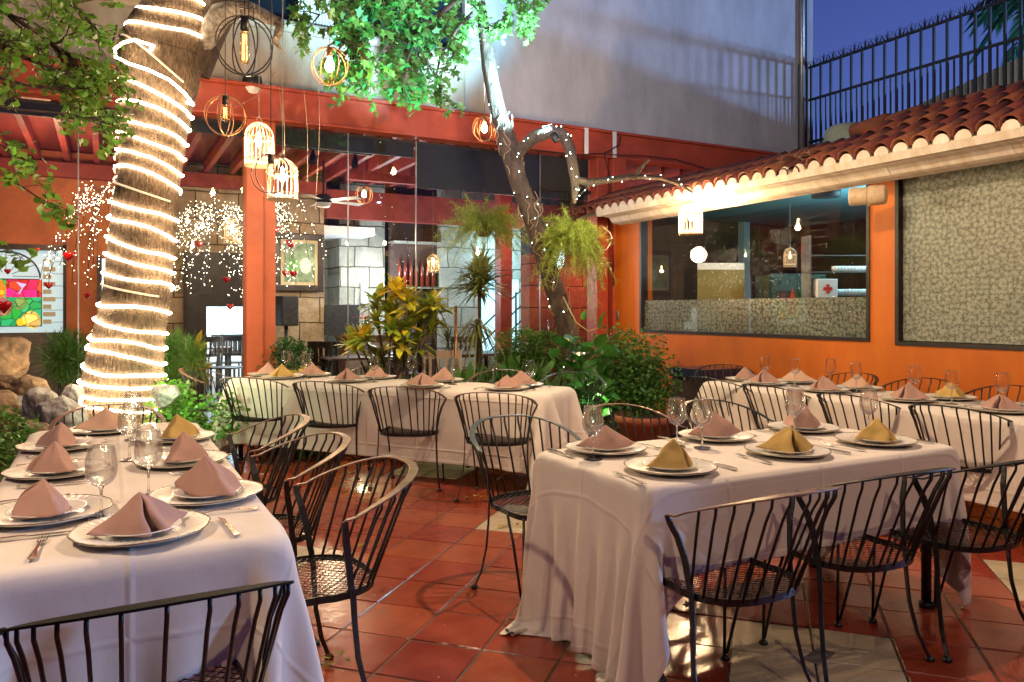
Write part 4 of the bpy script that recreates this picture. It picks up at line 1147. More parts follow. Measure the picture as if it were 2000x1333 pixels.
# ================================================================== THE BIG LIT TREE
M['bark_net'] = mat('brown bark under golden netting', (0.21, 0.14, 0.085), 0.8, nscale=55, noise=.5, col2=(0.045, 0.028, 0.016), stretch=(1, 1, .28), bump=1.0, bscale=70)
M['bark'] = mat('brown bark', (0.085, 0.052, 0.034), 0.85, noise=.6, nscale=14, col2=(.028, .018, .013), stretch=(1, 1, .35), bump=1.0, bscale=28)
M['bark_grey'] = mat('grey flaking bark', (0.36, 0.33, 0.29), 0.85, noise=.5, nscale=20, col2=(.10, .06, .04), bump=1.0, bscale=40)
TD = 6.9
prof = [(870, 140, 318), (830, 146, 312), (790, 156, 310), (756, 166, 311), (700, 178, 314), (648, 190, 317), (600, 203, 325), (550, 211, 330), (500, 216, 333), (450, 221, 337), (400, 225, 341), (350, 235, 346), (300, 239, 354), (250, 242, 362), (200, 243, 373), (160, 240, 385), (130, 238, 388), (100, 240, 388), (75, 252, 398), (50, 266, 408), (25, 282, 408), (0, 292, 404), (-40, 300, 410), (-100, 310, 420)]
tc_ = [(at((l+r)/2, y, TD), (r-l)/2/1500*TD) for y, l, r in prof]
TR = thing('big_tree', 'thick leaning tree trunk wrapped in netting and warm rope light', 'tree', (tc_[0][0].x, tc_[0][0].y, 0))
def lumpy(name, cs, m, parent, n=28, amp=.02, seed=1, off=None, fuzz=0):
    rr = np.random.default_rng(seed); off = off or Vector((0, 0, 0))
    # resample
    P = []; m_ = len(cs)
    for i in range(m_-1):
        for j in range(4):
            t = j/4; P.append((cs[i][0].lerp(cs[i+1][0], t) - off, cs[i][1]*(1-t)+cs[i+1][1]*t))
    P.append((cs[-1][0]-off, cs[-1][1]))
    ph = rr.uniform(0, 6, 6); vs = []
    for i, (c, r) in enumerate(P):
        T = (P[min(i+1, len(P)-1)][0] - P[max(i-1, 0)][0]).normalized()
        u = T.cross(Vector((0, 1, .01))).normalized(); v = T.cross(u)
        s = i * .12
        for k in range(n):
            a = 2*math.pi*k/n
            q = r*(1 + amp*(math.sin(3*a+ph[0]+s)+.7*math.sin(5*a+ph[1]-s*1.7)+.5*math.sin(2*a+ph[2]+s*2.3)) + rr.normal()*amp*.25)
            vs.append(c + (u*math.cos(a)+v*math.sin(a))*q)
    F = [(i*n+k, i*n+(k+1) % n, (i+1)*n+(k+1) % n, (i+1)*n+k) for i in range(len(P)-1) for k in range(n)]
    return MB().add(vs, F).build(name, m, parent, smooth=True)
O = Vector((TR.location.x, TR.location.y, 0))
tc_[0] = (Vector((tc_[0][0].x, tc_[0][0].y, 0)), tc_[0][1]*1.05)
lumpy('trunk', tc_, M['bark_net'], TR, 36, .026, 3, O)
# fuzz of the netting: thousands of short fibres
def fuzz():
    P_, D_ = [], []
    for i in range(9000):
        f = rng.uniform(.5, len(tc_)-1.01); j = int(f); t = f-j
        c = tc_[j][0].lerp(tc_[j+1][0], t) - O; r = tc_[j][1]*(1-t)+tc_[j+1][1]*t
        a = rng.uniform(0, 2*math.pi); nrm = Vector((math.cos(a), math.sin(a), 0))
        P_.append(c + nrm*r*.99); D_.append(nrm*.5 + Vector((rng.normal()*.3, rng.normal()*.3, rng.uniform(-1.3, 1.0))))
    tv = [(-.05, 0, 0), (.05, 0, 0), (.03, 1, 0), (-.03, 1, 0)]
    o = scatter('net_fibres', tv, [(0, 1, 2, 3)], P_, D_, rng.uniform(.015, .035, 9000), mat('golden net fibre', (.27, .18, .10), .6, island=.6), TR)
    o['kind'] = 'stuff'
fuzz()
# limbs
def limb(name, pts, m, parent, off, n=12, seed=5, amp=.05):
    lumpy(name, [(Vector(p), r) for p, r in pts], m, parent, n, amp, seed, off)
limb('limb', [(at(372, 140, TD+.1), .16), (at(388, 95, TD+.1), .17), (at(410, 50, TD+.1), .16), (at(440, 5, TD), .15), (at(480, -50, TD-.1), .13), (at(540, -120, TD-.2), .11)], M['bark'], TR, O, 16)
limb('limb', [(at(392, 100, TD+.1), .08), (at(430, 30, TD-.2), .10), (at(470, 12, TD-.5), .075), (at(510, 28, TD-.6), .055), (at(548, 45, TD-.7), .035), (at(545, 62, TD-.7), .032), (at(538, 80, TD-.7), .026), (at(546, 95, TD-.7), .015), (at(556, 104, TD-.7), .006)], M['bark_grey'], TR, O, 10, 8, .12)
limb('limb', [(at(244, 75, TD-.1), .05), (at(222, 92, TD-.4), .038), (at(195, 80, TD-.5), .03), (at(170, 65, TD-.5), .024), (at(150, 55, TD-.5), .015)], M['bark'], TR, O, 8)
limb('limb', [(at(222, 90, TD-.4), .024), (at(226, 70, TD-.4), .02), (at(228, 50, TD-.4), .012)], M['bark'], TR, O, 8)
# rope light
turns = [(-62, -30), (-38, -4), (-8, 22), (30, 54), (64, 80), (158, 228), (198, 252), (230, 282), (260, 310), (291, 342), (324, 368), (395, 431), (421, 470), (463, 505), (495, 533), (532, 558), (591, 611), (621, 653), (653, 683), (672, 713), (710, 735), (741, 757), (756, 783), (785, 800), (806, 828)]
def cr_at(y):
    for (y0, l0, r0), (y1, l1, r1) in zip(prof[:-1], prof[1:]):
        if y1 <= y <= y0:
            t = (y - y0) / (y1 - y0); l = l0+(l1-l0)*t; r = r0+(r1-r0)*t
            return at((l+r)/2, y, TD), (r-l)/2/1500*TD
    return at(229, y, TD), .36
RTv = Vector((C_, -S_, 0)); FWv = Vector((S_, C_, 0))
rope = []
for i, (yl, yr) in enumerate(turns):
    w0, w1 = rng.uniform(0, 6.28), rng.uniform(2.5, 6.5)
    for k in range(15):                         # front, left to right
        t = k/14; a = math.pi*(1-t); y = yl + (yr-yl)*(t**1.15) + w1*math.sin(w0 + t*5.5)*math.sin(math.pi*t)
        c, r = cr_at(y); r += .022
        rope.append(c + RTv*(r*math.cos(a)) - FWv*(r*math.sin(a)) + Vector((0, 0, rng.normal()*.002)))
    if i+1 < len(turns):
        nl = turns[i+1][0]
        for k in range(1, 10):
            t = k/10; a = math.pi*t; y = yr + (nl-yr)*t
            c, r = cr_at(y); r += .02
            rope.append(c + RTv*(r*math.cos(a)) + FWv*(r*math.sin(a)))
    if i == 4:                                  # the loop thrown over the stub of the cut branch
        for (x, y, dd) in ((300, 90, -.40), (262, 78, -.42), (240, 84, -.45), (224, 96, -.45), (226, 112, -.42), (250, 124, -.42), (290, 137, -.42), (330, 156, -.40), (360, 182, -.32), (378, 205, -.1)):
            rope.insert(len(rope), at(x, y, TD+dd))
RO = rope[len(rope)//2]
ro = thing('rope_light', 'glowing warm white rope light wound round the big trunk', 'rope light', tuple(RO))
M['rope'] = emis('glowing rope light', (1.0, 0.78, 0.50), 20)
m_ = MB().tube([p-RO for p in rope], .0125, 6); m_.build('light_tube', M['rope'], ro, smooth=True)
dull = MB()
for (x0, y0, x1, y1) in ((240, 362, 342, 397), (208, 555, 324, 580), (265, 88, 375, 172)):
    pts = []
    for k in range(14):
        t = k/13; x = x0+(x1-x0)*t; y = y0+(y1-y0)*(t**1.3 if y0 < 100 else t)
        c, r = cr_at(y); lx = (x-1000)/1500*TD; cx = (c-at(1000, y, TD)).dot(RTv); u = max(-.98, min(.98, (lx-cx)/(r+.02)))
        pts.append(c + RTv*(u*(r+.02)) - FWv*((r+.02)*math.sqrt(1-u*u)) - RO)
    dull.tube(pts, .009, 6)
dull.build('dull_tube', emis('faintly glowing rope section', (1.0, .8, .6), .25), ro, smooth=True)  # dull rope sections, a faint glow is put into their material
crw = Vector((TR.location.x+1.2, TR.location.y-.6, 6.6))

# ================================================================== LEAF KINDS
def leaf_quad(w_, fold=.08, bend=-.12):
    v = [(0, 0, 0), (-w_, .38, fold), (-w_*.62, .75, fold*.6+bend*.5), (0, 1, bend), (w_*.62, .75, fold*.6+bend*.5), (w_, .38, fold), (0, .45, 0), (0, .78, bend*.45)]
    f = [(0, 6, 1, 1), (0, 5, 6, 6), (1, 6, 7, 2), (6, 5, 4, 7), (2, 7, 3, 3), (7, 4, 3, 3)]
    return v, f
OVATE = leaf_quad(.26)
BROAD = leaf_quad(.36, .06, -.2)
NARROW = leaf_quad(.13, .05, -.15)
LOBED = ([(0, 0, 0), (-.16, .18, .02), (-.42, .30, .05), (-.20, .42, .02), (-.40, .66, .05), (-.14, .66, .01), (0, 1, -.06), (.14, .66, .01), (.40, .66, .05), (.20, .42, .02), (.42, .30, .05), (.16, .18, .02), (0, .42, 0)],
         [(0, 12, 3, 1), (1, 3, 2, 2), (12, 5, 4, 3), (12, 7, 6, 5), (12, 9, 8, 7), (0, 11, 9, 12), (11, 10, 9, 9)])
NEEDLE = ([(-.035, 0, 0), (.035, 0, 0), (.02, 1, 0), (-.02, 1, 0)], [(0, 1, 2, 3)])
BLADE = ([(-.022, 0, 0), (.022, 0, 0), (-.032, .35, .01), (.032, .35, .01), (-.022, .7, -.0), (.022, .7, -.0), (0, 1, -.02), (0, 1, -.02)], [(0, 1, 3, 2), (2, 3, 5, 4), (4, 5, 7, 6)])
LONG = ([(-.05, 0, 0), (.05, 0, 0), (-.13, .35, .03), (.13, .35, .03), (-.12, .7, -.0), (.12, .7, -.0), (0, 1, -.05), (0, 1, -.05)], [(0, 1, 3, 2), (2, 3, 5, 4), (4, 5, 7, 6)])
def fixf(t):                                    # triangles written as quads with a repeated corner
    return t[0], t[1]
def greens(nm, c, c2=None, isl=.35, rough=.4, tr=.3): return mat(nm, c, rough, spec=.5, island=isl, transl=tr, noise=.3 if c2 is None else 0, nscale=3, col2=c2)
M['lf_fore'] = greens('glossy foreground leaf', (.18, .36, .05))
M['lf_crown'] = greens('lobed oak like leaf', (.11, .26, .055), isl=.45)
M['lf_bush'] = greens('bush leaf', (.085, .20, .035))
M['lf_ivy'] = greens('bright ivy leaf', (.10, .26, .03))
M['lf_philo'] = greens('philodendron leaf', (.04, .15, .02), isl=.25, rough=.28)
M['lf_fern'] = greens('asparagus fern', (.38, .46, .08), isl=.3)
M['lf_drac'] = greens('yellow green dracaena leaf', (.22, .24, .07), isl=.3)
M['lf_croton_y'] = greens('yellow croton leaf', (.72, .56, .04), (.30, .36, .04), isl=.35)
M['lf_croton_o'] = greens('golden croton leaf', (.85, .55, .03), (.36, .34, .03), isl=.3)
M['lf_croton_g'] = greens('green croton leaf', (.10, .27, .03), (.38, .38, .05), isl=.35)
def nonflat(P_, D_):
    return np.array(P_, float), np.array(D_, float)

# twiggy branch growth: returns leaf points and directions, adds twigs to mb
def grow(mb, p, d, L, r, depth, out, bend=.35, split=3, leafn=10, grav=-.05):
    pts = [Vector(p)]; d = Vector(d).normalized(); n = 6
    for i in range(n):
        d = (d + Vector(rng.normal(size=3)) * bend / n ** .5 + Vector((0, 0, grav))).normalized()
        pts.append(pts[-1] + d * (L / n))
    mb.tube(pts, [r*(1-.7*i/n) for i in range(n+1)], 5 if r > .006 else 3, caps=False)
    if depth == 0:
        for k in range(leafn):
            t = (k+.6)/leafn; i = min(n-1, int(t*n)); q = pts[i].lerp(pts[i+1], t*n-i)
            s = Vector(rng.normal(size=3)); dd = (d*.5 + s*.6 + Vector((0, 0, -.15)))
            out.append((q, dd))
        return
    for k in range(split):
        t = .35 + .65*(k+rng.uniform(0, .8))/split; i = min(n-1, int(t*n)); q = pts[i].lerp(pts[i+1], min(1, t*n-i))
        dd = (d + Vector(rng.normal(size=3))*.75).normalized()
        grow(mb, q, dd, L*rng.uniform(.45, .7), r*.5, depth-1, out, bend, split, leafn, grav)

# ------------------------------------------------------------------ foliage that enters the top left corner
FL = thing('leafy_tree', 'leafy green tree whose boughs hang into the top left corner', 'tree', (-2.55, 2.6, 0))
FO = Vector(FL.location)
tw = MB(); lv = []
tw.tube([Vector((0, 0, 0)), Vector((.05, .1, 1.5)), Vector((.2, .3, 2.8)), Vector((.3, .4, 3.6))], [.10, .085, .07, .04], 10)
tw.build('trunk', M['bark'], FL, smooth=True); tw = MB()
def bough(path, r, n_sub, L, leafn, depth=1, grav=-.05):
    P3 = [at(*q) - FO for q in path]
    tw.tube(P3, [r*(1-.8*i/(len(P3)-1)) for i in range(len(P3))], 6, caps=False)
    for k in range(n_sub):
        f = rng.uniform(0, len(P3)-1.01); i = int(f); q = P3[i].lerp(P3[i+1], f-i)
        d = (P3[i+1]-P3[i]).normalized()
        grow(tw, q, d + Vector(rng.normal(size=3))*.8, L*rng.uniform(.6, 1.1), r*.35, depth, lv, leafn=leafn, grav=grav)
bough([(-260, -120, 3.4), (-100, -30, 3.6), (20, 30, 3.8), (110, 90, 3.9), (150, 120, 4.0)], .02, 30, .32, 14)
bough([(-240, -40, 3.3), (-60, 60, 3.5), (40, 110, 3.6), (120, 140, 3.7), (165, 165, 3.8)], .018, 18, .26, 11)
bough([(-220, 60, 3.2), (-60, 130, 3.4), (40, 165, 3.5), (120, 175, 3.6), (178, 172, 3.6)], .015, 12, .22, 10)
bough([(-180, 160, 3.0), (-40, 200, 3.2), (40, 215, 3.3), (130, 222, 3.4), (222, 244, 3.5)], .008, 7, .14, 6)
bough([(-150, -160, 3.3), (0, -60, 3.6), (90, -20, 3.8), (160, 20, 4.0)], .02, 18, .3, 10)
bough([(-160, 300, 2.6), (-40, 320, 2.8), (20, 350, 2.9), (80, 390, 3.0), (160, 420, 3.1)], .005, 6, .10, 6)
bough([(-160, 240, 2.6), (-30, 262, 2.8), (10, 290, 2.9), (40, 330, 3.0)], .005, 4, .10, 6)
bough([(-160, 470, 2.6), (-40, 478, 2.8), (20, 488, 2.9), (50, 510, 3.0)], .004, 2, .08, 5)
tw.build('branches', M['bark'], FL, smooth=True)
P_, D_ = nonflat([p for p, d in lv], [d for p, d in lv])
o = scatter('crown', *BROAD, P_, D_, rng.uniform(.034, .07, len(P_)), M['lf_fore'], FL)

# ------------------------------------------------------------------ second tree: leaning trunk, bent branch, lobed crown
D2 = 8.0
T2 = thing('leaning_tree', 'slender leaning tree with a hooked branch and teal lit bark', 'tree', tuple(at(1128, 860, D2).xy) + (0,))
O2 = Vector(T2.location)
pr2 = [(1135, 830, .15), (1128, 760, .14), (1118, 690, .125), (1100, 620, .115), (1080, 560, .108), (1062, 500, .112), (1046, 440, .115), (1030, 400, .108), (1012, 350, .105), (1000, 300, .112), (988, 262, .100), (975, 225, .094), (964, 180, .088), (955, 130, .085), (950, 95, .075), (944, 50, .066), (938, 10, .056), (936, -40, .05), (945, -110, .04)]
cs2 = [(at(x, y, D2), r*.88) for x, y, r in pr2]; cs2[0] = (Vector((cs2[0][0].x, cs2[0][0].y, 0)), .14)
lumpy('trunk', cs2, M['bark'], T2, 20, .07, 21, O2)
limb('branch', [(at(1000, 315, D2), .075), (at(1020, 290, D2-.15), .062), (at(1045, 268, D2-.3), .065), (at(1075, 256, D2-.4), .06), (at(1098, 262, D2-.4), .058), (at(1112, 290, D2-.45), .055), (at(1117, 320, D2-.5), .05), (at(1122, 350, D2-.5), .045), (at(1122, 378, D2-.5), .035), (at(1121, 398, D2-.5), .02)], M['bark'], T2, O2, 12, 33, .10)
limb('branch', [(at(1120, 350, D2-.5), .035), (at(1150, 357, D2-.45), .034), (at(1190, 352, D2-.3), .03), (at(1240, 345, D2-.1), .028), (at(1290, 348, D2+.1), .022), (at(1330, 362, D2+.2), .018), (at(1354, 378, D2+.2), .006)], M['bark'], T2, O2, 9, 35, .12)
limb('branch', [(at(1240, 345, D2-.1), .022), (at(1252, 328, D2-.1), .018), (at(1268, 312, D2-.1), .010)], M['bark'], T2, O2, 8, 36, .1)
tw = MB(); lv = []
def bough2(path, r, n_sub, L, leafn, depth=1, grav=-.06):
    P3 = [at(*q) - O2 for q in path]
    tw.tube(P3, [r*(1-.8*i/(len(P3)-1)) for i in range(len(P3))], 6, caps=False)
    for k in range(n_sub):
        f = rng.uniform(0, len(P3)-1.01); i = int(f); q = P3[i].lerp(P3[i+1], f-i)
        d = (P3[i+1]-P3[i]).normalized()
        grow(tw, q, d*.6 + Vector(rng.normal(size=3))*.8, L*rng.uniform(.6, 1.1), r*.4, depth, lv, leafn=leafn, grav=grav)
bough2([(944, -60, 7.9), (860, -50, 7.4), (780, 0, 7.0), (700, 60, 6.6), (640, 90, 6.4)], .035, 36, .48, 12)
bough2([(940, -20, 7.9), (880, 10, 7.4), (820, 60, 7.0), (790, 130, 6.8), (770, 170, 6.7)], .03, 26, .40, 12)
bough2([(938, 10, 7.9), (890, 60, 7.6), (860, 110, 7.4), (850, 160, 7.3), (858, 200, 7.2)], .02, 11, .26, 12)
bough2([(800, -60, 7.0), (740, -20, 6.7), (680, 10, 6.4), (620, 30, 6.2)], .02, 26, .42, 12)
bough2([(760, 80, 6.8), (730, 120, 6.7), (700, 140, 6.6), (680, 160, 6.5)], .010, 8, .24, 10)
bough2([(945, -80, 8.0), (1000, -40, 7.9), (1030, 5, 7.8), (1040, 30, 7.8)], .02, 22, .26, 12)
bough2([(950, 60, 8.0), (975, 40, 7.9), (1000, 45, 7.9)], .010, 5, .18, 10)
bough2([(948, 90, 8.0), (915, 75, 7.9), (900, 95, 7.9)], .010, 5, .18, 10)
tw.build('twigs', M['bark'], T2, smooth=True)
P_, D_ = nonflat([p for p, d in lv], [d for p, d in lv])
scatter('crown', *LOBED, P_, D_, rng.uniform(.06, .105, len(P_)), M['lf_crown'], T2)
# roots of a creeper on the trunk
cr_ = MB()
for k in range(60):
    f = rng.uniform(2, 11); i = int(f); c = cs2[i][0].lerp(cs2[i+1][0], f-i) - O2; r = cs2[i][1]
    a = rng.uniform(0, 6.28); pts = []
    for j in range(6):
        pts.append(c + Vector((math.cos(a)*r*1.06, math.sin(a)*r*1.06, j*.05-.12))); a += rng.normal()*.35
    cr_.tube(pts, .005, 4)
cr_.build('creeper_roots', mat('pale aerial roots', (.30, .20, .13), .8, noise=.3), T2, smooth=True)
# LED spot at the bend of the branch, the source of the teal light
sp_ = at(1083, 268, D2-.62)
L1 = thing('spotlight', 'small teal garden spotlight fixed at the bend of the branch', 'spotlight', tuple(sp_))
MB().lathe([(0, -.05), (.035, -.05), (.04, .03), (0, .03)], 14).build('housing', M['black'], L1, smooth=True)
MB().disc((0, 0, .032), .034, 14).build('lens', emis('blue white lens', (.4, .6, 1.0), 30), L1)
L1.rotation_euler = (Vector(at(945, 60, D2)) - sp_).to_track_quat('Z', 'Y').to_euler()
light('teal_spot', 'SPOT', sp_ + (Vector(at(945, 60, D2))-sp_).normalized()*.06, 1900, (.38, .82, 1.0), .03, target=at(955, 110, D2+.05), spot=74, blend=1.0)
light('teal_spot', 'SPOT', at(1010, 560, 5.0), 1000, (.02, .85, .85), .04, target=at(720, 60, 6.8), spot=26, blend=.6)
light('trunk_fill_spot', 'SPOT', at(1110, 520, 5.8), 620, (.42, .80, 1.0), .03, target=at(955, 110, D2), spot=15, blend=.6)  # extra spot added in front to brighten the upper trunk, no fixture here
light('fern_fill_light', 'POINT', at(1150, 380, 7.2), 16, (1.0, .95, .55), .03)  # lamp added beside the hanging fern to brighten it
light('green_foliage_light', 'POINT', at(735, 150, 6.0), 9, (.85, 1.0, .30), .06)

# fairy lights on the second tree
M['fairy'] = emis('cool fairy bulb', (.62, 1.0, .82), 22)
M['fairy_w'] = emis('warm fairy bulb', (1.0, .86, .55), 18)
fl = thing('fairy_light_string', 'string of tiny cool white lights wound up the leaning trunk and branch', 'fairy lights', tuple(at(1100, 600, D2)))
FO2 = Vector(fl.location)
wr = MB(); bu = MB(); pts = []
for k in range(240):
    f = 1.0 + 16.0*k/240; i = int(f); c = cs2[i][0].lerp(cs2[i+1][0], f-i); r = cs2[i][1] + .012
    a = k*.42; pts.append(c + RTv*(r*math.cos(a)) - FWv*(r*math.sin(a)) - FO2)
wr.tube(pts, .0022, 3)
for k in range(0, 240, 3):
    if k % 2 == 0 or k < 110: bu.lathe([(0, -.008), (.0048, 0), (0, .005)], 6, tuple(pts[k] + Vector(rng.normal(size=3))*.01))
path2 = [at(1005, 300, 7.85), at(1045, 262, 7.6), at(1085, 250, 7.5), at(1108, 275, 7.45), at(1118, 330, 7.4), at(1125, 385, 7.4), at(1160, 356, 7.6), at(1230, 345, 7.85), at(1290, 345, 8.05), at(1345, 372, 8.15)]
pts = []
for i in range(len(path2)-1):
    for j in range(8): pts.append(path2[i].lerp(path2[i+1], j/8) + Vector(rng.normal(size=3))*.035 - FO2)
wr.tube(pts, .0022, 3)
for k in range(0, len(pts), 2): bu.lathe([(0, -.007), (.0045, 0), (0, .005)], 6, tuple(pts[k]))
wr.build('wire', M['wire_black'], fl); o = bu.build('bulbs', M['fairy'], fl); o['kind'] = 'stuff'

# ================================================================== LAMPS
def cage_lamp(label, x, y, d, dia, hgt, cords, energy, col=WARM, group='lit birdcage lanterns', es=1.0):
    c = at(x, y, d); r = dia/2
    t = thing('birdcage_lantern', label, 'lantern', tuple(c), rng.uniform(0, 1), group)
    w_ = MB(); nb = 20; h2 = hgt/2
    for k in range(nb):
        a = 2*math.pi*k/nb; ps = [(r*math.cos(a), r*math.sin(a), -h2)]
        for j in range(7):
            e = j/6*math.pi/2; ps.append((r*math.cos(a)*math.cos(e), r*math.sin(a)*math.cos(e), h2*.25 + h2*.75*math.sin(e)))
        w_.tube(ps, .0022, 4)
    for z in (-h2, -h2*.72, h2*.25): w_.tube([(r*math.cos(2*math.pi*k/28), r*math.sin(2*math.pi*k/28), z) for k in range(28)], .0042, 5, closed=True)
    w_.build('cage', M['cage'], t)
    MB().disc((0, 0, -h2), r*.97, 24).disc((0, 0, -h2-.004), r*.97, 24, False).build('cage_floor', M['cage'], t)
    MB().tube([(.018*math.cos(k/12*6.283), 0, h2+.018+.018*math.sin(k/12*6.283)) for k in range(12)], .003, 5, closed=True).tube([(0, 0, h2+.036), (0, 0, h2+cords)], .003, 4).build('cord', M['cord'], t)
    MB().lathe([(0, h2*.55), (.010, h2*.55), (.013, h2*.3), (.018, h2*.1), (.017, -h2*.05), (0, -h2*.18)], 14).build('bulb', emis('cage bulb glow', (1., .68, .36), 55*es), t, smooth=True)
    l = light('lantern_light', 'POINT', tuple(c - Vector((0, 0, h2*.1))), energy, col, .025); return t
def globe_lamp(label, x, y, d, dia, cords, on, wmat, energy=0, rings=4, bulb='pear', neck=0):
    c = at(x, y, d); r = dia/2
    t = thing('wire_globe_lamp', label, 'pendant lamp', tuple(c), rng.uniform(0, 1), 'round wire globe lamps')
    w_ = MB()
    for k in range(rings):
        a = math.pi*k/rings + rng.normal()*.12; ca, sa = math.cos(a), math.sin(a)
        w_.tube([(r*math.cos(q/30*6.2832)*ca, r*math.cos(q/30*6.2832)*sa, r*math.sin(q/30*6.2832)) for q in range(30)], .0036, 6, closed=True)
    if neck:
        w_.tube([(.045*math.cos(q/16*6.2832), .045*math.sin(q/16*6.2832), r+neck) for q in range(16)], .003, 5, closed=True)
        for k in range(4): w_.tube([(.045*math.cos(k*1.57), .045*math.sin(k*1.57), r+neck), (.045*math.cos(k*1.57), .045*math.sin(k*1.57), r*.97)], .003, 5)
    w_.build('wire_globe', wmat, t, smooth=True)
    MB().lathe([(0, r*.98), (.020, r*.95), (.022, r*.55), (.014, r*.50), (0, r*.5)], 12).tube([(0, 0, r), (0, 0, r+cords)], .003, 5).build('socket', M['wire_black'] if not on else M['copper'], t, smooth=True)
    if bulb == 'pear': pf = [(.010, r*.52), (.016, r*.4), (.034, r*.05), (.030, -r*.15), (.014, -r*.28), (0, -r*.3)]
    else: pf = [(.012, r*.52), (.022, r*.42), (.023, -r*.5), (.016, -r*.6), (0, -r*.63)]
    bm = emis('lit globe bulb', (1., .66, .33), 90) if on else thin_glass('clear amber bulb', (1., .85, .6), .02, 1.5, .06)
    b_ = MB().lathe(pf, 16).build('bulb', bm, t, smooth=True)
    if on: light('globe_light', 'POINT', tuple(c), energy, WARM2, .035)
    else:
        f = MB()
        for k in range(5): f.tube([(.010*math.cos(k*1.256), .010*math.sin(k*1.256), r*.4), (.012*math.cos(k*1.256+.4), .012*math.sin(k*1.256+.4), -r*.12 if bulb == 'pear' else -r*.5)], .0013, 3)
        f.build('filament', emis('amber filament', (1., .5, .15), 9), b_)
    return t
cage_lamp('birdcage lantern hanging highest, before the red beam on the orange column', 506, 282, 5.9, .215, .335, 1.8, 85)
cage_lamp('birdcage lantern with a ring, brightest of the pair by the orange column', 552, 350, 5.6, .215, .30, 1.9, 85)
cage_lamp('dazzling birdcage lantern hanging from the branch before the tiled eave', 1349, 428, 8.2, .245, .335, .12, 180, WARM)
cage_lamp('small lit birdcage lantern deep inside, before the dark shelves', 846, 515, 11.2, .17, .27, .9, 9)
cage_lamp('lit birdcage lantern with red tassel inside, left of the orange column', 453, 452, 10.6, .21, .36, .9, 12)
globe_lamp('large unlit dark wire globe lamp with a long tube bulb under the limb', 478, 90, 3.9, .295, 1.2, False, M['wire_black'], rings=4, bulb='tube', neck=.06)
globe_lamp('lit copper wire globe lamp hanging before the green foliage', 644, 130, 5.6, .275, 1.4, True, M['copper'], 45)
globe_lamp('unlit copper wire globe lamp before the red beam, beside the lit trunk', 440, 226, 5.4, .28, 1.6, False, M['copper'])
globe_lamp('thin black wire globe lamp overlapping the birdcage lantern', 529, 340, 5.3, .27, 1.9, False, M['wire_black'], rings=3)
globe_lamp('small lit wire globe lamp half behind the leaning trunk', 946, 252, 8.35, .27, 1.7, True, M['copper'], 30)
globe_lamp('small orange wire globe lamp glowing inside under the rafters', 711, 381, 10.9, .25, .7, True, M['copper'], 8)
for (x, y) in ((1543, 503), (1500, 525)):
    pass
cage_lamp('small dim birdcage lantern added for a lantern reflection in the kitchen window', 1543, 503, 9.6, .15, .24, .6, 1.2, es=.06)  # added lantern, stands in for a reflection on the pane
# hanging cords
hc = thing('cord_tangle', 'tangle of thin grey cords hanging beside the lantern pair', 'cord tangle', tuple(at(550, 100, 5.7)))
m_ = MB(); HO = Vector(hc.location)
for k in range(5):
    x = (528, 548, 552, 585, 620)[k]; pts = []
    for j in range(14): pts.append(at(x + 4*math.sin(j*.5+k) + (j*1.2 if k == 3 else 0), -20 + j*(17+4*k), 5.75+.05*k) - HO)
    m_.tube(pts, .0013, 3)
m_.tube([at(552, 132, 5.8)-HO, at(500, 190, 6.2)-HO, at(455, 212, 6.6)-HO], .0013, 3)
m_.build('cord', M['cord'], hc)
ol = thing('wall_lamp', 'round white bulkhead lamp under a dark cap above the beam', 'wall lamp', tuple(atY(493, 168, 8.9)))
MB().lathe([(0, -.11), (.06, -.09), (.09, -.04), (.10, .02), (0, .03)], 16).build('globe', M['white_paint'], ol, smooth=True)
MB().lathe([(.10, .0), (.11, .02), (.10, .10), (0, .11)], 16).build('cap', M['black'], ol, smooth=True)
# beige outdoor speaker on the orange pier
sk = thing('outdoor_speaker', 'beige two part outdoor loudspeaker under the eave between the windows', 'loudspeaker', tuple(at(1694, 383, 6.65)))
sk.rotation_euler = (0, R_(90), R_(-62))
MB().lathe([(0, -.14), (.075, -.14), (.08, -.12), (.078, 0), (.082, .005), (0, .005)], 24).build('cabinet', M['cage'], sk, smooth=True)
MB().lathe([(0, .01), (.086, .01), (.088, .03), (.084, .13), (.07, .15), (0, .15)], 24).build('cover', M['cage'], sk, smooth=True)
# electrics on the corner column
eb = thing('socket_box', 'grey electrical conduit and round box beside the ridged red column', 'electrical box', tuple(atY(1211, 617, 8.75)))
MB().lathe([(0, -.08), (.05, -.07), (.055, .05), (.03, .09), (0, .1)], 14).build('box', M['conduit'], eb, smooth=True)
MB().tube([(0, .02, .08), (0, .02, 1.7)], .02, 8).tube([(0, .02, -.06), (0, .02, -.5)], .02, 8).build('conduit', M['red_dark'], eb, smooth=True)
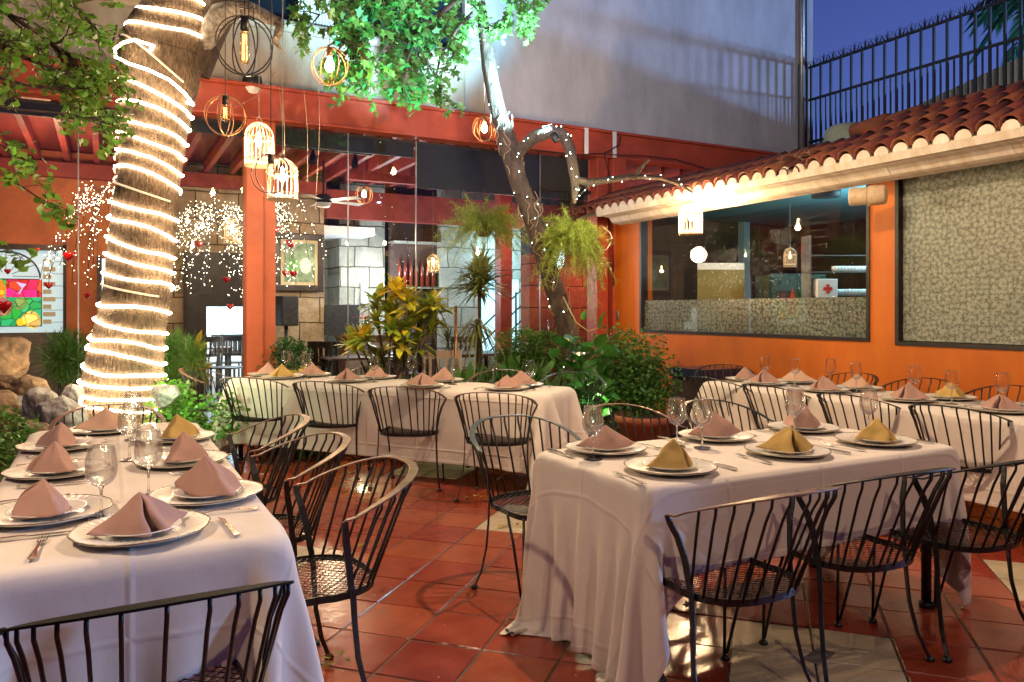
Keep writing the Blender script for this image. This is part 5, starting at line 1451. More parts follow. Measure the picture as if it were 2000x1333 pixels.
# ================================================================== PLANTS AND ROCKS
def bush(name, label, cat, c, rx, ry, rz, n, tmpl, size, m, stems=10, hollow=.55, droop=.0, lumps=5, group=None, up=.35, seed=1):
    rr = np.random.default_rng(seed)
    t = thing(name, label, cat, (c[0], c[1], 0), 0, group)
    cz = c[2]; cl = [(rr.normal(size=3)*np.array([rx, ry, rz])*.42, rr.uniform(.45, .75)) for _ in range(lumps)]
    P_, D_ = [], []
    for i in range(n):
        o_, s = cl[rr.integers(lumps)]
        v = rr.normal(size=3); v /= np.linalg.norm(v); rad = rr.uniform(hollow, 1.0)
        p = o_ + v*np.array([rx, ry, rz])*s*rad
        p[2] = max(p[2] + cz, .02)
        P_.append(p); D_.append(v + rr.normal(size=3)*.5 + np.array([0, 0, up]))
    scatter('foliage', *tmpl, P_, D_, rr.uniform(size*.6, size*1.2, n), m, t, droop=droop)
    st = MB()
    for k in range(stems):
        p = P_[rr.integers(n)]
        a = Vector((rr.normal()*.04, rr.normal()*.04, 0)); b = Vector(p)
        st.tube([a, a.lerp(b, .5)+Vector((rr.normal()*.03, rr.normal()*.03, .05)), b], [.009, .006, .002], 5)
    st.build('stems', M['bark'], t)
    return t
def gp(x, y, d): p = at(x, y, d); return (p.x, p.y, p.z)
p = gp(128, 712, 7.9); bush('feathery_shrub', 'round feathery dark green shrub left of the lit trunk', 'shrub', p, .30, .28, .36, 6500, NEEDLE, .10, M['lf_bush'], seed=2, lumps=6, hollow=.2)
p = gp(337, 712, 7.9); bush('feathery_shrub', 'upright feathery green shrub between the lit trunk and slanted table', 'shrub', p, .20, .2, .36, 5000, NEEDLE, .09, greens('fresh feathery leaf', (.08, .19, .03)), seed=3, lumps=6, hollow=.2)
p = gp(360, 810, 7.0); bush('ivy_ground_cover', 'bright green ivy mound beside the left end of the slanted table', 'ground cover', p, .42, .40, .26, 2600, BROAD, .075, M['lf_ivy'], seed=4, lumps=9, hollow=.6)
p = gp(20, 850, 5.2); bush('fern', 'bright green fern clump at the left edge behind the left table', 'fern', (p[0]-.15, p[1], p[2]-.05), .34, .34, .30, 1500, NARROW, .12, greens('fern leaf', (.10, .22, .03)), seed=5, hollow=.4, droop=.3)
p = gp(385, 700, 8.4); bush('small_croton', 'small yellow edged croton by the dark pillar', 'plant', p, .10, .1, .12, 46, LONG, .2, M['lf_croton_y'], seed=6, lumps=2, hollow=.1, stems=3)
p = gp(570, 692, 8.6); bush('leafy_shrub', 'dark green leafy shrub at the foot of the orange column', 'shrub', p, .30, .25, .24, 1500, OVATE, .06, greens('deep green shrub leaf', (.05, .15, .03)), seed=7, hollow=.5)
p = gp(622, 725, 8.0); bush('small_croton', 'small yellow green croton behind the mustard napkin', 'plant', p, .12, .1, .10, 40, LONG, .16, M['lf_croton_y'], seed=8, lumps=2, hollow=.1, stems=3)
p = gp(1040, 695, 8.6); bush('leafy_shrub', 'dense dark shrub in front of the glass door', 'shrub', p, .42, .3, .30, 6500, BROAD, .052, M['lf_bush'], seed=9, lumps=8)
p = gp(1215, 730, 7.9); bush('leafy_shrub', 'large dark shrub with pink flowers against the orange wall', 'shrub', (p[0], p[1], p[2]), .50, .46, .50, 14000, BROAD, .058, M['lf_bush'], seed=10, lumps=16, hollow=.25)
q = bpy.context.scene.objects['leafy_shrub.002'] if 'leafy_shrub.002' in bpy.context.scene.objects else None
fP = [(rng.uniform(-.35, .35), -.30+rng.uniform(-.1, .1), p[2]-.2+rng.normal()*.2) for _ in range(26)]
if q: scatter('flower_petals', *BROAD, [f_ for f_ in fP for _ in range(5)], rng.normal(size=(130, 3)), .035, mat('pink petals', (.6, .08, .10), .6, transl=.2), q)
p = gp(700, 750, 7.5); bush('low_plants', 'low grassy green plants behind the slanted table', 'ground cover', (p[0], p[1]+.2, .28), .7, .5, .24, 900, LONG, .28, M['lf_bush'], seed=12, lumps=9, hollow=.3, stems=0)
p = gp(930, 770, 7.7); bush('low_plants', 'low dark strap leaved plants under the potted dracaena', 'ground cover', (p[0], p[1], .32), .8, .35, .28, 900, LONG, .26, M['lf_bush'], seed=13, lumps=9, hollow=.3, stems=0)

def rosette_plant(name, label, cat, base, heads, tmpl, size, mats, nleaf, droop, up=.5, stem=.012, group=None):
    t = thing(name, label, cat, (base[0], base[1], 0), 0, group); Ob = Vector((base[0], base[1], 0))
    st = MB()
    sets = [([], []) for _ in mats]
    for h in heads:
        hp = Vector(h[:3]) - Ob; mi = h[3] if len(h) > 3 else 0; sz = h[4] if len(h) > 4 else 1
        st.tube([Vector((rng.normal()*.03, rng.normal()*.03, 0)), hp*.5 + Vector((rng.normal()*.04, rng.normal()*.04, 0)), hp], [stem*1.2, stem, stem*.8], 6)
        for k in range(int(nleaf*sz)):
            a = k*2.39996; e = rng.uniform(-.5, 1.1) + up*.3
            mm = mi if rng.uniform() < .75 else (mi+1) % len(mats)
            sets[mm][0].append(hp + Vector((0, 0, rng.uniform(-.10, .03)*sz)))
            sets[mm][1].append((math.cos(a)*math.cos(e), math.sin(a)*math.cos(e), math.sin(e)))
    for k, (P_, D_) in enumerate(sets):
        if P_: scatter('leaves', *tmpl, P_, D_, rng.uniform(size*.75, size*1.15, len(P_)), mats[k], t, droop=droop, up=np.tile([0, 0, 1.], (len(P_), 1)) + rng.normal(size=(len(P_), 3))*.15)
    st.build('stem', M['bark'], t, smooth=True); return t
CD = 7.7
heads = []
for (x, y, mi, s) in ((775, 565, 0, 1.1), (735, 590, 1, .8), (800, 590, 0, 1), (840, 605, 0, 1), (765, 610, 0, .9), (735, 625, 1, .8), (820, 622, 1, .8), (712, 655, 1, .9), (690, 672, 0, .8), (780, 660, 0, 1), (815, 670, 1, .8), (750, 695, 1, .9), (850, 590, 0, .6), (790, 700, 1, .9), (735, 700, 1, .8), (795, 640, 1, .9), (700, 665, 0, .8), (765, 640, 1, .8), (840, 640, 1, .6)):
    v = at(x, y, CD + rng.uniform(-.22, .22)); heads.append((v.x, v.y, v.z, 2 if y < 570 else mi, s))
b0 = at(770, 800, CD)
rosette_plant('croton', 'tall croton with yellow and green leaves behind the slanted table', 'plant', (b0.x, b0.y), heads, LONG, .225, [M['lf_croton_y'], M['lf_croton_g'], M['lf_croton_o']], 34, .14)
DD = 8.3
def hd(x, y, s=1, d=DD): v = at(x, y, d); return (v.x, v.y, v.z, 0, s)
b0 = at(935, 760, DD)
rosette_plant('dracaena', 'spiky yellow green dracaena with drooping lower leaves before the glass', 'plant', (b0.x, b0.y), [hd(938, 540, 1.6), hd(935, 560, 1.0)], BLADE, .46, [M['lf_drac']], 110, .30, 1.2, .018)
b0 = at(925, 760, DD)
rosette_plant('dracaena', 'lower dracaena with hanging leaves beneath the spiky one', 'plant', (b0.x, b0.y), [hd(932, 630, .9)], BLADE, .38, [M['lf_drac']], 60, 1.0, -.6, .015)
b0 = at(880, 760, DD-.3)
rosette_plant('dracaena', 'bent dracaena head drooping beside the croton', 'plant', (b0.x, b0.y), [hd(830, 575, .9, DD-.3)], BLADE, .34, [M['lf_drac']], 60, 1.1, -.4, .012)
b0 = at(877, 760, DD-.2)
rosette_plant('dracaena', 'short thin leaved dracaena beside the copper pipe', 'plant', (b0.x, b0.y), [hd(875, 660, .8, DD-.2)], BLADE, .26, [greens('dusky dracaena leaf', (.09, .12, .05))], 44, .3, .8, .010)
cp = thing('garden_pipe', 'upright copper coloured pipe among the dracaenas', 'pipe', tuple(at(890, 760, 8.1).xy) + (0,))
MB().tube([(0, 0, 0), (0, 0, at(890, 598, 8.1).z)], .018, 8).build('pipe', M['copper'], cp, smooth=True)

def hanging_fern(label, x, y, d, sx, sz, seed, n=90, trail=()):
    c = at(x, y, d); rr = np.random.default_rng(seed)
    t = thing('hanging_fern', label, 'hanging plant', tuple(c), 0, 'hanging asparagus ferns')
    MB().lathe([(0, -.12), (.07, -.11), (.11, -.02), (.115, .02), (0, .02)], 16).tube([(0, 0, .02), (0, 0, .5)], .004, 4).tube([(.11, 0, .02), (0, 0, .35)], .002, 3).tube([(-.11, 0, .02), (0, 0, .35)], .002, 3).build('basket', mat('brown coir basket', (.16, .07, .03), .95, noise=.6, nscale=30, bump=1, bscale=60), t, smooth=True)
    P_, D_ = [], []; st = MB()
    fr = []
    for k in range(n):
        a = rr.uniform(0, 6.283); el = rr.uniform(-.1, 1.25); L = sx*rr.uniform(.7, 1.15); dr = rr.uniform(.15, 1.0)*sz
        fr.append((a, el, L, dr))
    for a, L_, z_ in trail: fr.append((a, .3, L_, z_))
    for a, el, L, dr in fr:
        pts = []
        for j in range(12):
            s = j/11; pts.append(Vector((L*s*math.cos(a)*math.cos(el), L*s*math.sin(a)*math.cos(el), L*s*math.sin(el)*.9 - dr*s*s)))
        st.tube(pts, .0018, 3)
        for j in range(3, 12):
            for q in range(14):
                dv = rr.normal(size=3); b = pts[j].lerp(pts[j-1], rr.uniform()); P_.append(b); D_.append(dv + np.array(pts[j]-pts[j-1])*6)
    scatter('fronds', *NEEDLE, P_, D_, rr.uniform(.035, .075, len(P_)), M['lf_fern'], t)
    st.build('stems', M['lf_fern'], t)
hanging_fern('bushy yellow green asparagus fern hanging right of the leaning trunk', 1118, 455, 7.9, .40, .66, 3, 170, ((R_(-20), .25, 1.0), (R_(-30), .20, .95), (R_(-10), .3, .85)))
hanging_fern('asparagus fern hanging behind the glass above the dracaena', 945, 445, 9.75, .60, .60, 4, 130)

# philodendron at the foot of the leaning tree: big glossy leaves on stalks
def philodendron():
    b = at(1135, 800, 7.6)
    t = thing('philodendron', 'glossy big leaved philodendron at the foot of the leaning tree', 'plant', (b.x, b.y, 0))
    tv = []; nU = 8
    for i in range(nU+1):
        v = i/nU; w_ = .36*math.sin(math.pi*min(1, v*.92+.08))**.75*(1-.25*v)
        for u in (-1, -.5, 0, .5, 1): tv.append((u*w_, v, .10*abs(u) - .22*v*v + .02*math.sin(v*18)*abs(u)))
    tf = [(i*5+k, i*5+k+1, (i+1)*5+k+1, (i+1)*5+k) for i in range(nU) for k in range(4)]
    P_, D_, S = [], [], []; st = MB()
    spots = [(1108, 685, .30), (1130, 695, .26), (1150, 672, .24), (1175, 680, .30), (1195, 668, .28), (1120, 735, .26), (1100, 728, .26), (1145, 715, .24), (1165, 745, .2), (1190, 700, .25), (1155, 765, .22), (1125, 770, .22), (1140, 790, .22), (1210, 700, .22), (1180, 790, .18), (1105, 755, .24), (1130, 660, .2), (1200, 770, .2), (1095, 700, .22), (1160, 700, .24), (1185, 735, .24), (1150, 800, .2), (1170, 815, .2), (1205, 745, .2)]
    for (x, y, s) in spots * 2:
        p = at(x + rng.normal()*8, y + rng.normal()*8, 7.35 + rng.uniform(-.3, .3)); q = Vector((p.x-b.x, p.y-b.y, p.z))
        st.tube([Vector((rng.normal()*.05, rng.normal()*.05, 0)), Vector((q.x*.5, q.y*.5, q.z*.75)), q], [.007, .006, .004], 5)
        P_.append(q); D_.append((rng.normal()*.7, rng.normal()*.5-.5, rng.uniform(-.5, .5))); S.append(s*rng.uniform(.6, .95))
    scatter('leaves', tv, tf, P_, D_, S, M['lf_philo'], t)
    st.build('stalks', M['lf_philo'], t, smooth=True)
    # a trailing vine with two upright leaves
    v = MB(); pts = [at(1100, 580, 7.7), at(1125, 630, 7.6), at(1150, 648, 7.6), at(1172, 640, 7.6)]
    v.tube([p - Vector(t.location) for p in pts], .007, 5).build('vine', mat('pale vine', (.35, .28, .12), .6), t, smooth=True)
    scatter('vine_leaves', tv, tf, [at(1172, 642, 7.6) - Vector(t.location), at(1138, 625, 7.6) - Vector(t.location)], [(.1, -.1, 1), (.3, 0, .8)], [.17, .10], M['lf_ivy'], t)
philodendron()
pot = thing('terracotta_planter', 'wide terracotta planter below the pink flowered shrub', 'planter', tuple(at(1262, 830, 7.3).xy) + (0,))
MB().lathe([(0, 0), (.20, 0), (.26, .30), (.30, .32), (.30, .38), (.27, .38), (.26, .34), (0, .34)], 28).build('pot', mat('terracotta pot', (.28, .07, .03), .7, noise=.4, nscale=4), pot, smooth=True)
MB().disc((0, 0, .345), .26, 20).build('soil', M['soil'], pot)
lg = thing('tiled_counter', 'small dark blue tiled counter against the orange wall', 'counter', (5.95, 6.55, 0))
MB().box(-.3, -.25, 0, .33, .25, .70).build('body', M['dark'], lg)
m_ = MB()
for i in range(6):
    for j in range(5):
        m_.box(-.32+i*.108, -.27+j*.108, .70, -.32+i*.108+.104, -.27+j*.108+.104, .735)
for i in range(6): m_.box(-.32+i*.108, -.285, .63, -.32+i*.108+.104, -.272, .735)
for j in range(5): m_.box(-.335, -.27+j*.108, .63, -.322, -.27+j*.108+.104, .735)
m_.build('tile_top', mat('dark blue glazed tile', (.02, .03, .07), .2, noise=.4, nscale=12), lg)

# rocks
from mathutils import noise as mnoise
M['rock_tan'] = mat('tan boulder', (.34, .22, .12), .85, noise=.5, nscale=5, col2=(.12, .08, .05), bump=.8, bscale=14)
M['rock_grey'] = mat('pale blue grey rock', (.36, .36, .37), .85, noise=.5, nscale=6, col2=(.16, .13, .11), bump=.9, bscale=16)
def rock(label, x, y, d, rx, ry, rz, m, seed):
    c = at(x, y, d); rr = np.random.default_rng(seed)
    import bmesh
    bm = bmesh.new(); bmesh.ops.create_icosphere(bm, subdivisions=5, radius=1)
    pl = [(Vector(rr.normal(size=3)).normalized(), rr.uniform(.62, .92)) for _ in range(14)]
    for v in bm.verts:
        n_ = v.co.normalized(); k = 1.0
        for a, h in pl:
            dd = n_.dot(a)
            if dd > h: k = min(k, h/dd)
        q_ = n_*2.2 + Vector((seed*3.1, 0, 0)); v.co = n_*k*(1 + .10*mnoise.noise(q_) + .05*mnoise.noise(q_*2.7) + .03*mnoise.noise(q_*6.5) + .015*mnoise.noise(q_*15))
        v.co = Vector((v.co.x*rx, v.co.y*ry, v.co.z*rz))
    me = bpy.data.meshes.new('boulder'); bm.to_mesh(me); bm.free()
    me.polygons.foreach_set('use_smooth', [True]*len(me.polygons)); me.materials.append(m)
    o = bpy.data.objects.new('boulder', me); COL.objects.link(o); o.location = (c.x, c.y, max(c.z, rz*.45)); o.rotation_euler = (0, 0, rr.uniform(0, 3))
    tag(o, label, 'rock', 'garden rocks'); return o
rock('large tan boulder at the left edge beside the feathery shrub', 2, 705, 6.9, .30, .30, .24, M['rock_tan'], 1)
rock('small rounded tan rock under the large boulder', 18, 752, 6.5, .15, .15, .10, M['rock_tan'], 2)
rock('brown rock with a grey face between boulder and shrub', 58, 765, 6.5, .15, .16, .16, M['rock_tan'], 3)
rock('little grey stone below the tan rocks', 28, 790, 6.3, .10, .10, .10, M['rock_grey'], 4)
rock('pale grey rock left of centre behind the left table', 78, 800, 6.2, .17, .15, .18, M['rock_grey'], 5)
rock('largest pale grey rock beside the lit trunk base', 118, 815, 6.1, .20, .18, .20, M['rock_grey'], 6)
rock('bluish rock touching the rope light at the trunk base', 150, 775, 6.6, .12, .12, .12, M['rock_grey'], 7)
rock('grey rock right of the trunk base by the ivy', 322, 775, 6.7, .12, .12, .13, M['rock_grey'], 8)
rock('low tan rock behind the left table edge', 70, 850, 5.9, .18, .16, .12, M['rock_tan'], 9)
rock('dark tan rock left of the low tan rock', -5, 800, 6.2, .2, .18, .16, M['rock_tan'], 10)
# crumbs and specks on the tiles
cp_ = thing('floor_crumbs', 'tiny crumbs and specks of dirt on the red tiles', 'crumbs', (2.0, 3.4, 0))
q_ = np.c_[rng.uniform(-1.6, 3.2, 420), rng.uniform(-1.8, 2.4, 420), np.full(420, .001)]
scatter('crumb', [(-.5, 0, 0), (.3, -.3, 0), (.5, .5, .3), (-.2, .7, .1)], [(0, 1, 2, 3)], q_, np.c_[rng.normal(size=(420, 2)), np.zeros(420)], rng.uniform(.003, .009, 420), mat('crumb', (.30, .22, .13), .8, island=.5), cp_, up=np.tile([0, 0, 1.], (420, 1)))['kind'] = 'stuff'
# fallen leaves and a drain plate
lf = thing('fallen_leaves', 'dry yellow leaves scattered on the red tiles', 'leaves', (2.4, 3.4, 0))
pts = [at(x, y, 1500*CH/(y-605.0)) for x, y in ((985, 1028), (993, 1030), (1005, 1027), (706, 1065), (1310, 1160), (1325, 1190), (1360, 1195), (742, 1012), (905, 975), (925, 973), (1612, 1135), (650, 1290), (640, 1302), (665, 1300), (1090, 1230), (480, 905), (300, 900))]
P_ = [(p.x-2.4+rng.normal()*.02, p.y-3.4+rng.normal()*.02, .012+rng.uniform(0, .01)) for p in pts for _ in range(3)]
scatter('dry_leaves', *LOBED, P_, np.c_[rng.normal(size=(len(P_), 2)), rng.normal(size=len(P_))*.15], rng.uniform(.03, .06, len(P_)), mat('dry leaf', (.30, .22, .05), .7, island=.4), lf)['kind'] = 'stuff'
dp = at(1600, 1283, 1500*CH/(1283-605.0))
o = MB().box(-.035, -.07, 0, .035, .07, .004).build('drain_cover', M['conduit'], loc=(dp.x, dp.y, .001)); o.rotation_euler = (0, 0, R_(-75)); tag(o, 'small grey metal drain cover in the cream tiles', 'drain cover')

# ================================================================== THINGS INSIDE THE RESTAURANT
def fairy_branches(label, cx, cy, cz, n, spread, seed, nh):
    rr = np.random.default_rng(seed)
    t = thing('lit_twig_tree', label, 'decoration', (cx, cy, 0), 0)
    tw = MB(); bu = MB(); hp = []
    for k in range(n):
        a = rr.uniform(0, 6.28); L = spread*rr.uniform(.5, 1.1); pts = []
        top = cz + rr.uniform(-.2, .25)
        for j in range(12):
            s = j/11; pts.append(Vector((L*s*math.cos(a), L*s*math.sin(a)*.45, top + .25*math.sin(s*2.2) - 1.25*s*s*rr.uniform(.8, 1.1))))
        tw.tube(pts, .004, 3)
        for j in range(3, 12):
            for q in range(3):
                p = pts[j].lerp(pts[j-1], rr.uniform()) + Vector(rr.normal(size=3))*.035
                bu.lathe([(0, -.007), (.0042, 0), (0, .005)], 5, tuple(p))
        if k < nh: hp.append(pts[-1] + Vector((0, 0, -.1)) if k % 2 else pts[7] + Vector((0, -.05, -.12)))
    tw.build('twigs', M['wood_black'], t); o = bu.build('bulbs', M['fairy_w'], t); o['kind'] = 'stuff'
    return [Vector((cx, cy, 0)) + h for h in hp]
hearts = []
def twig(label, x, y, d, n, spread, seed, nh):
    c = at(x, y, d); hearts.extend(fairy_branches(label, c.x, c.y, c.z, n, spread, seed, nh))
twig('twig tree full of tiny white lights between the lit trunk and orange column', 425, 430, 10.8, 34, 1.0, 1, 8)
twig('twig tree with tiny white lights and red hearts before the framed painting', 545, 420, 11.0, 19, .75, 2, 6)
twig('twig branch with tiny lights arching over the stained glass window', 195, 395, 10.4, 15, .85, 3, 5)
def heart_mesh():
    m = MB(); n = 20; vs = []
    for s, y in ((1, .0), (.92, .016), (.55, .03), (.92, -.016), (.55, -.03)):
        for k in range(n):
            a = 2*math.pi*k/n; x = .052*math.sin(a)**3*s; z = (.042*math.cos(a)-.016*math.cos(2*a)-.006*math.cos(3*a))*s
            vs.append((x, y, z))
    def ring(a, b): return [(a*n+k, a*n+(k+1) % n, b*n+(k+1) % n, b*n+k) for k in range(n)]
    m.add(vs, ring(0, 1)+ring(1, 2)+ring(3, 0)+ring(4, 3)+[tuple(2*n+k for k in range(n)), tuple(4*n+k for k in range(n))[::-1]])
    return m.build('heart_ornament', mat('glossy red glass', (.45, .01, .015), .1, spec=.8, coat=.5), smooth=True)
h0 = heart_mesh()
for i, h in enumerate(hearts):
    o = h0 if i == 0 else h0.copy()
    if i: COL.objects.link(o)
    o.location = h; o.scale = (1.1,)*3; o.rotation_euler = (0, 0, rng.uniform(-.8, .8))
    tag(o, 'glossy red heart ornament hanging in the lit twigs', 'ornament', 'red hearts in the lit twigs')
for (x, y, s) in ((8, 598, 1.6), (134, 500, 1.2), (15, 530, .7), (72, 488, .6)):
    o = h0.copy(); COL.objects.link(o); o.location = at(x, y, 9.9); o.scale = (s*1.2,)*3
    tag(o, 'glossy red heart ornament hanging before the stained glass window', 'ornament', 'red hearts before the stained glass')

pt = thing('framed_painting', 'framed painting of green plants on the stone wall right of the orange column', 'painting', (2.74, 12.44, 2.13))
m_ = MB(); 
for (a, b, c, d_) in ((-.39, -.46, .39, -.36), (-.39, .36, .39, .46), (-.39, -.36, -.29, .36), (.29, -.36, .39, .36)): m_.box(a, -.05, b, c, .0, d_)
m_.build('frame', M['wood_black'], pt, bevel=.01)
MB().box(-.29, -.03, -.36, .29, -.01, .36).build('mat_board', mat('cream painting border', (.5, .42, .25), .6), pt)
MB().box(-.245, -.035, -.31, .245, -.031, .31).build('canvas', mat('painted leaves', (.30, .42, .28), .5, noise=.8, nscale=6, col2=(.06, .12, .07)), pt)
for i, (x, m__) in enumerate(((-.1, (.10, .3, .08)), (.1, (.5, .65, .5)))):
    MB().add([(x+.09*math.cos(k/9*6.28), -.037, -.05+.13*math.sin(k/9*6.28)) for k in range(9)], [tuple(range(9))[::-1]]).build('painted_shape', mat('painted patch', m__, .5), pt)
ps = thing('pa_speaker', 'tall black loudspeaker on a pole before the stone wall', 'loudspeaker', (2.45, 12.0, 0))
MB().cbox((0, 0, 1.36), (.28, .28, .46), .3).build('cabinet', M['black'], ps, bevel=.02)
MB().tube([(0, 0, 0), (0, 0, 1.15)], .03, 8).build('pole', M['black'], ps, smooth=True)
fan = thing('ceiling_fan', 'dark ceiling fan with a white glass light hanging inside', 'fan', tuple(at(632, 392, 10.6)))
zr = 3.44 - fan.location.z
MB().lathe([(0, -.03), (.11, -.03), (.13, .03), (.08, .08), (0, .09)], 20).build('motor', M['black'], fan, smooth=True)
MB().lathe([(0, -.10), (.08, -.09), (.11, -.035), (0, -.03)], 20).build('light_bowl', M['white_paint'], fan, smooth=True)
MB().tube([(0, 0, .08), (0, 0, zr)], .015, 8).build('rod', M['black'], fan)
for k in range(5):
    a = k*1.2566+.3; ca, sa = math.cos(a), math.sin(a)
    MB().add([(ca*.12-sa*.04, sa*.12+ca*.04, .0), (ca*.12+sa*.04, sa*.12-ca*.04, .01), (ca*.62+sa*.07, sa*.62-ca*.07, .015), (ca*.62-sa*.07, sa*.62+ca*.07, -.005)]+[(ca*.12-sa*.04, sa*.12+ca*.04, -.008), (ca*.12+sa*.04, sa*.12-ca*.04, .002), (ca*.62+sa*.07, sa*.62-ca*.07, .007), (ca*.62-sa*.07, sa*.62+ca*.07, -.013)], [(0,1,2,3), (7,6,5,4), (0,4,5,1), (1,5,6,2), (2,6,7,3), (3,7,4,0)]).build('blade', M['conduit'], fan)
tk = thing('track_light', 'black ceiling track with two spotlights under the rafters', 'track light', tuple(at(645, 312, 9.9)))
MB().box(-.55, -.02, .1, .55, .02, .13).build('track', M['black'], tk)
for x in (-.22, .33): MB().tube([(x, 0, .1), (x, 0, .03), (x-.03, -.06, -.07)], [.012, .04, .045], 10).build('spot', M['black'], tk)
dl = thing('ceiling_disc_light', 'flat white disc light on the red plank ceiling at the left', 'ceiling light', (.0, 10.5, 3.60))
dl.location = tuple(at(140, 294, 11.3))
MB().lathe([(0, 0), (.13, 0), (.14, .03), (0, .04)], 24).build('disc', emis('white disc lamp', (1, .95, .9), 1.6), dl)
wsc = thing('wall_sconce', 'slim white half cylinder sconce on the pale stone corner', 'wall lamp', (4.02, 13.15, at(718, 570, 12.6).z))
MB().box(-.05, -.08, -.19, .05, .04, .19).build('shade', emis('pale sconce', (.85, .92, 1.), .8), wsc, bevel=.02)
cu = thing('kitchen_drum_light', 'black drum ceiling light in the teal kitchen ceiling', 'ceiling light', (7.0, 5.6, 2.66))
cu.location = tuple(at(1613, 412, 8.4)); cu.location.z = 2.66
MB().lathe([(0, -.05), (.15, -.05), (.155, .055), (0, .06)], 28).build('drum', M['black'], cu, smooth=True)
# inside the kitchen: shelves with white cups, first aid box, fridge, cone
sh = thing('cup_shelf', 'dark glass shelves standing in the kitchen window', 'shelf', tuple(at(1660, 640, 8.6).xy) + (0,))
def zat(y, d): return CH - (y-605)/1500*d
for y in (577, 532, 500): MB().box(-.5, -.12, zat(y, 8.6)-.008, .55, .12, zat(y, 8.6)).build('shelf_board', M['conduit'], sh)
MB().box(-.5, -.12, 0, -.48, .12, 2.2).box(.53, -.12, 0, .55, .12, 2.2).build('shelf_side', M['conduit'], sh)
sh.rotation_euler = (0, 0, -TH)
cup = None
for i in range(22):
    row = i // 11; x = 1630 + (i % 11)*6.6; y = (577, 532)[row]
    c = at(x, y, 8.55); 
    if cup is None:
        cup = MB().lathe([(0, 0), (.022, 0), (.036, .03), (.038, .065), (.035, .065), (.03, .01), (0, .008)], 14).build('white_cup', M['china'], smooth=True); o = cup
    else: o = cup.copy(); COL.objects.link(o)
    o.location = (c.x, c.y, c.z+.002); tag(o, 'white china cup standing on the kitchen shelf', 'cup', 'white cups on the kitchen shelf')
fa = thing('first_aid_box', 'white box with a red cross on the kitchen shelf', 'first aid box', tuple(at(1611, 565, 8.5))); fa.rotation_euler = (0, 0, -TH)
MB().box(-.11, -.08, -.10, .11, .08, .11).build('box', M['white_paint'], fa, bevel=.008)
MB().box(-.05, -.084, -.018, .05, -.081, .018).box(-.018, -.0845, -.05, .018, -.0845+.002, -.02).box(-.018, -.0845, .02, .018, -.0845+.002, .05).build('red_cross', mat('red cross paint', (.6, .03, .03), .5), fa)
fg = thing('green_fridge', 'dark green drinks cooler standing inside the kitchen', 'fridge', tuple(at(1555, 640, 9.2).xy) + (0,)); fg.rotation_euler = (0, 0, -TH)
MB().box(-.34, -.05, 0, .34, .5, zat(537, 9.2)).build('cabinet', mat('dark green enamel', (.004, .035, .02), .4), fg, bevel=.01)
MB().add([(-.13, -.055, 1.30), (.0, -.055, 1.30), (-.065, -.055, zat(560, 9.1))], [(0, 1, 2)]).build('red_triangle', mat('red sticker', (.5, .03, .04), .4), fg)
wp = thing('glittering_partition', 'gold patterned partition panel inside the kitchen', 'partition', tuple(at(1410, 560, 9.6).xy) + (0,)); wp.rotation_euler = (0, 0, -TH)
MB().box(-.30, 0, .4, .28, .03, zat(527, 9.6)).build('panel', mat('gold mesh panel', (.35, .28, .10), .35, metal=.5, noise=.5, nscale=60), wp)
MB().box(-.30, 0, zat(527, 9.6), .28, .03, zat(514, 9.6)).build('top_band', M['white_paint'], wp)

# interior furniture
def wood_chair(x, y, rz, label, m=None, seat=None):
    t = thing('wooden_chair', label, 'chair', (x, y, 0), rz, 'dark wooden chairs inside'); m = m or M['wood_black']
    MB().box(-.21, -.21, .43, .21, .21, .46).build('seat', seat or m, t, bevel=.008)
    for sx in (-1, 1):
        MB().tube([(sx*.19, .19, .43), (sx*.19, .19, 0)], .018, 6).build('leg', m, t)
        MB().tube([(sx*.19, -.19, 0), (sx*.19, -.19, .45), (sx*.19, -.27, .95)], .018, 6).build('leg', m, t)
    b = MB().box(-.19, -.275, .86, .19, -.255, .95).box(-.19, -.24, .62, .19, -.22, .67)
    for k in range(4): b.box(-.13+k*.08, -.26, .66, -.10+k*.08, -.24, .88)
    b.build('backrest', m, t); return t
def wood_table(x, y, L, W, label, rz=0):
    t = thing('restaurant_table', label, 'table', (x, y, 0), rz, 'dark tables inside')
    MB().box(-L/2, -W/2, .72, L/2, W/2, .75).build('tabletop', M['wood'], t, bevel=.004)
    for sx in (-1, 1):
        for sy in (-1, 1): MB().box(sx*(L/2-.06)-.025, sy*(W/2-.06)-.025, 0, sx*(L/2-.06)+.025, sy*(W/2-.06)+.025, .72).build('leg', M['wood_black'], t)
red_seat = mat('red chair cushion', (.45, .04, .03), .6)
wood_chair(2.35, 10.2, 2.2, 'dark wooden chair with red cushion nearest the glass', None, red_seat)
wood_chair(2.75, 10.6, -.6, 'dark wooden chair pushed to the polished table behind the glass')
wood_table(3.0, 10.1, .9, .7, 'polished dark table behind the glass beside the red cushioned chair')
wood_table(4.6, 10.2, 1.2, .8, 'dark table with glinting things behind the croton')
wood_chair(4.0, 10.6, 1.2, 'dark wooden chair behind the croton')
wood_chair(5.0, 10.9, 3.0, 'dark wooden chair before the stair rail')
wood_table(5.7, 9.9, 1.1, .7, 'dark table behind the dark shrub and glass door')
for i, (x, y, r) in enumerate(((1.35, 13.3, .4), (1.75, 13.1, 2.6), (1.5, 14.3, 1.0), (1.95, 14.4, 0))):
    wood_chair(x, y, r, 'dark wooden chair %s in the bright far room' % ('left front', 'right front', 'left rear', 'right rear')[i])
wood_table(1.6, 13.75, .6, .5, 'dark table in the bright far room')
wood_chair(3.05, 7.25, R_(160), 'pale natural wood chair standing behind the slanted table', mat('bleached wood', (.45, .33, .24), .6, noise=.2))
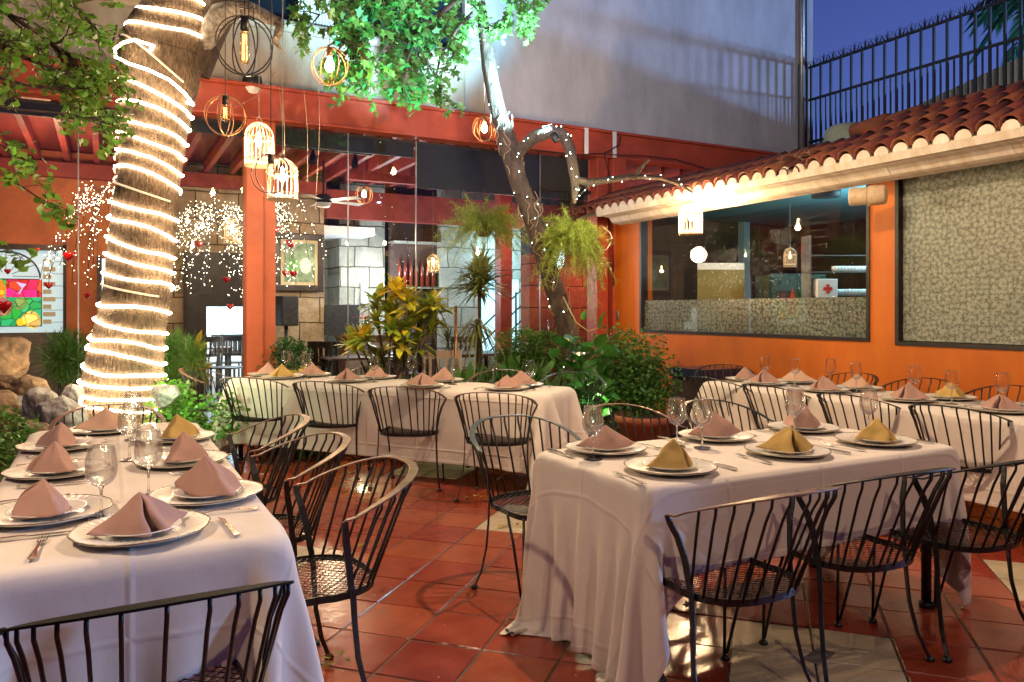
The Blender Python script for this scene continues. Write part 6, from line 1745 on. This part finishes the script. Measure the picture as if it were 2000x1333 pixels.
sb = thing('sideboard', 'brown sideboard against the stone recess inside', 'sideboard', (3.75, 12.2, 0))
MB().box(-.42, -.22, 0, .42, .22, .92).build('body', M['wood'], sb, bevel=.008)
MB().box(-.44, -.24, .92, .44, .24, .96).build('top', M['wood'], sb)
MB().box(-.38, -.235, .1, -.02, -.222, .85).box(.02, -.235, .1, .38, -.222, .85).build('door', mat('grey cabinet door', (.25, .24, .22), .5), sb)
vs = thing('flower_vase', 'glass vase of red flowers on the sideboard', 'vase', (3.72, 12.1, .965))
MB().lathe([(0, 0), (.04, 0), (.045, .22), (.04, .22), (.035, .02), (0, .02)], 14).build('vase', M['glass'], vs, smooth=True)
scatter('blossoms', *BROAD, rng.normal(size=(60, 3))*np.array([.07, .05, .02]) + np.array([0, 0, .30]), rng.normal(size=(60, 3)), .04, mat('red petals', (.6, .02, .03), .6), vs)
scatter('stems', *NEEDLE, rng.normal(size=(14, 3))*.01 + np.array([0, 0, .02]), rng.normal(size=(14, 3))*.12 + np.array([0, 0, 1]), .28, M['lf_bush'], vs)
tv = thing('dark_screen', 'black flat screen leaning on the recess sideboard', 'screen', (3.42, 12.4, 1.2))
MB().box(-.28, 0, -.24, .30, .04, .26).build('panel', M['black'], tv, bevel=.005)
ws = thing('hanging_ornament', 'pale twisted wire ornament with a red bead hanging at the corner column', 'ornament', tuple(at(1178, 465, 8.4)))
MB().tube([(.0, 0, .12), (.09, 0, .06), (.12, 0, 0), (.05, 0, -.02), (.10, 0, -.05), (.04, 0, -.13), (-.02, 0, -.13)], .007, 6).build('wire', M['cage'], ws, smooth=True)
MB().lathe([(0, -.05), (.035, -.02), (.035, .02), (0, .05)], 12, (-.03, 0, .0)).build('bead', mat('red bead', (.5, .02, .02), .2), ws, smooth=True)

# lamps inside the restaurant
light('interior_light', 'POINT', (-.6, 10.8, 2.7), 65, (1.0, .55, .32), .2)
light('interior_light', 'POINT', (2.9, 11.0, 2.4), 60, (1.0, .72, .45), .15)
light('interior_spot', 'SPOT', (2.75, 11.4, 3.2), 110, (1.0, .85, .6), .05, target=(2.8, 12.5, 1.0), spot=50)
light('interior_light', 'POINT', (4.2, 12.2, 1.9), 100, (.80, .92, 1.0), .15)
light('interior_light', 'POINT', (6.4, 12.0, 2.4), 90, (.5, .85, 1.0), .15)
light('interior_spot', 'SPOT', (4.0, 12.2, 2.8), 60, (1.0, .95, .8), .04, target=(4.0, 13.3, 1.8), spot=50)
light('interior_light', 'POINT', (7.0, 10.2, 1.9), 30, (1.0, .28, .16), .12)
light('interior_light', 'POINT', (5.2, 10.0, 2.4), 26, (1.0, .6, .45), .2)
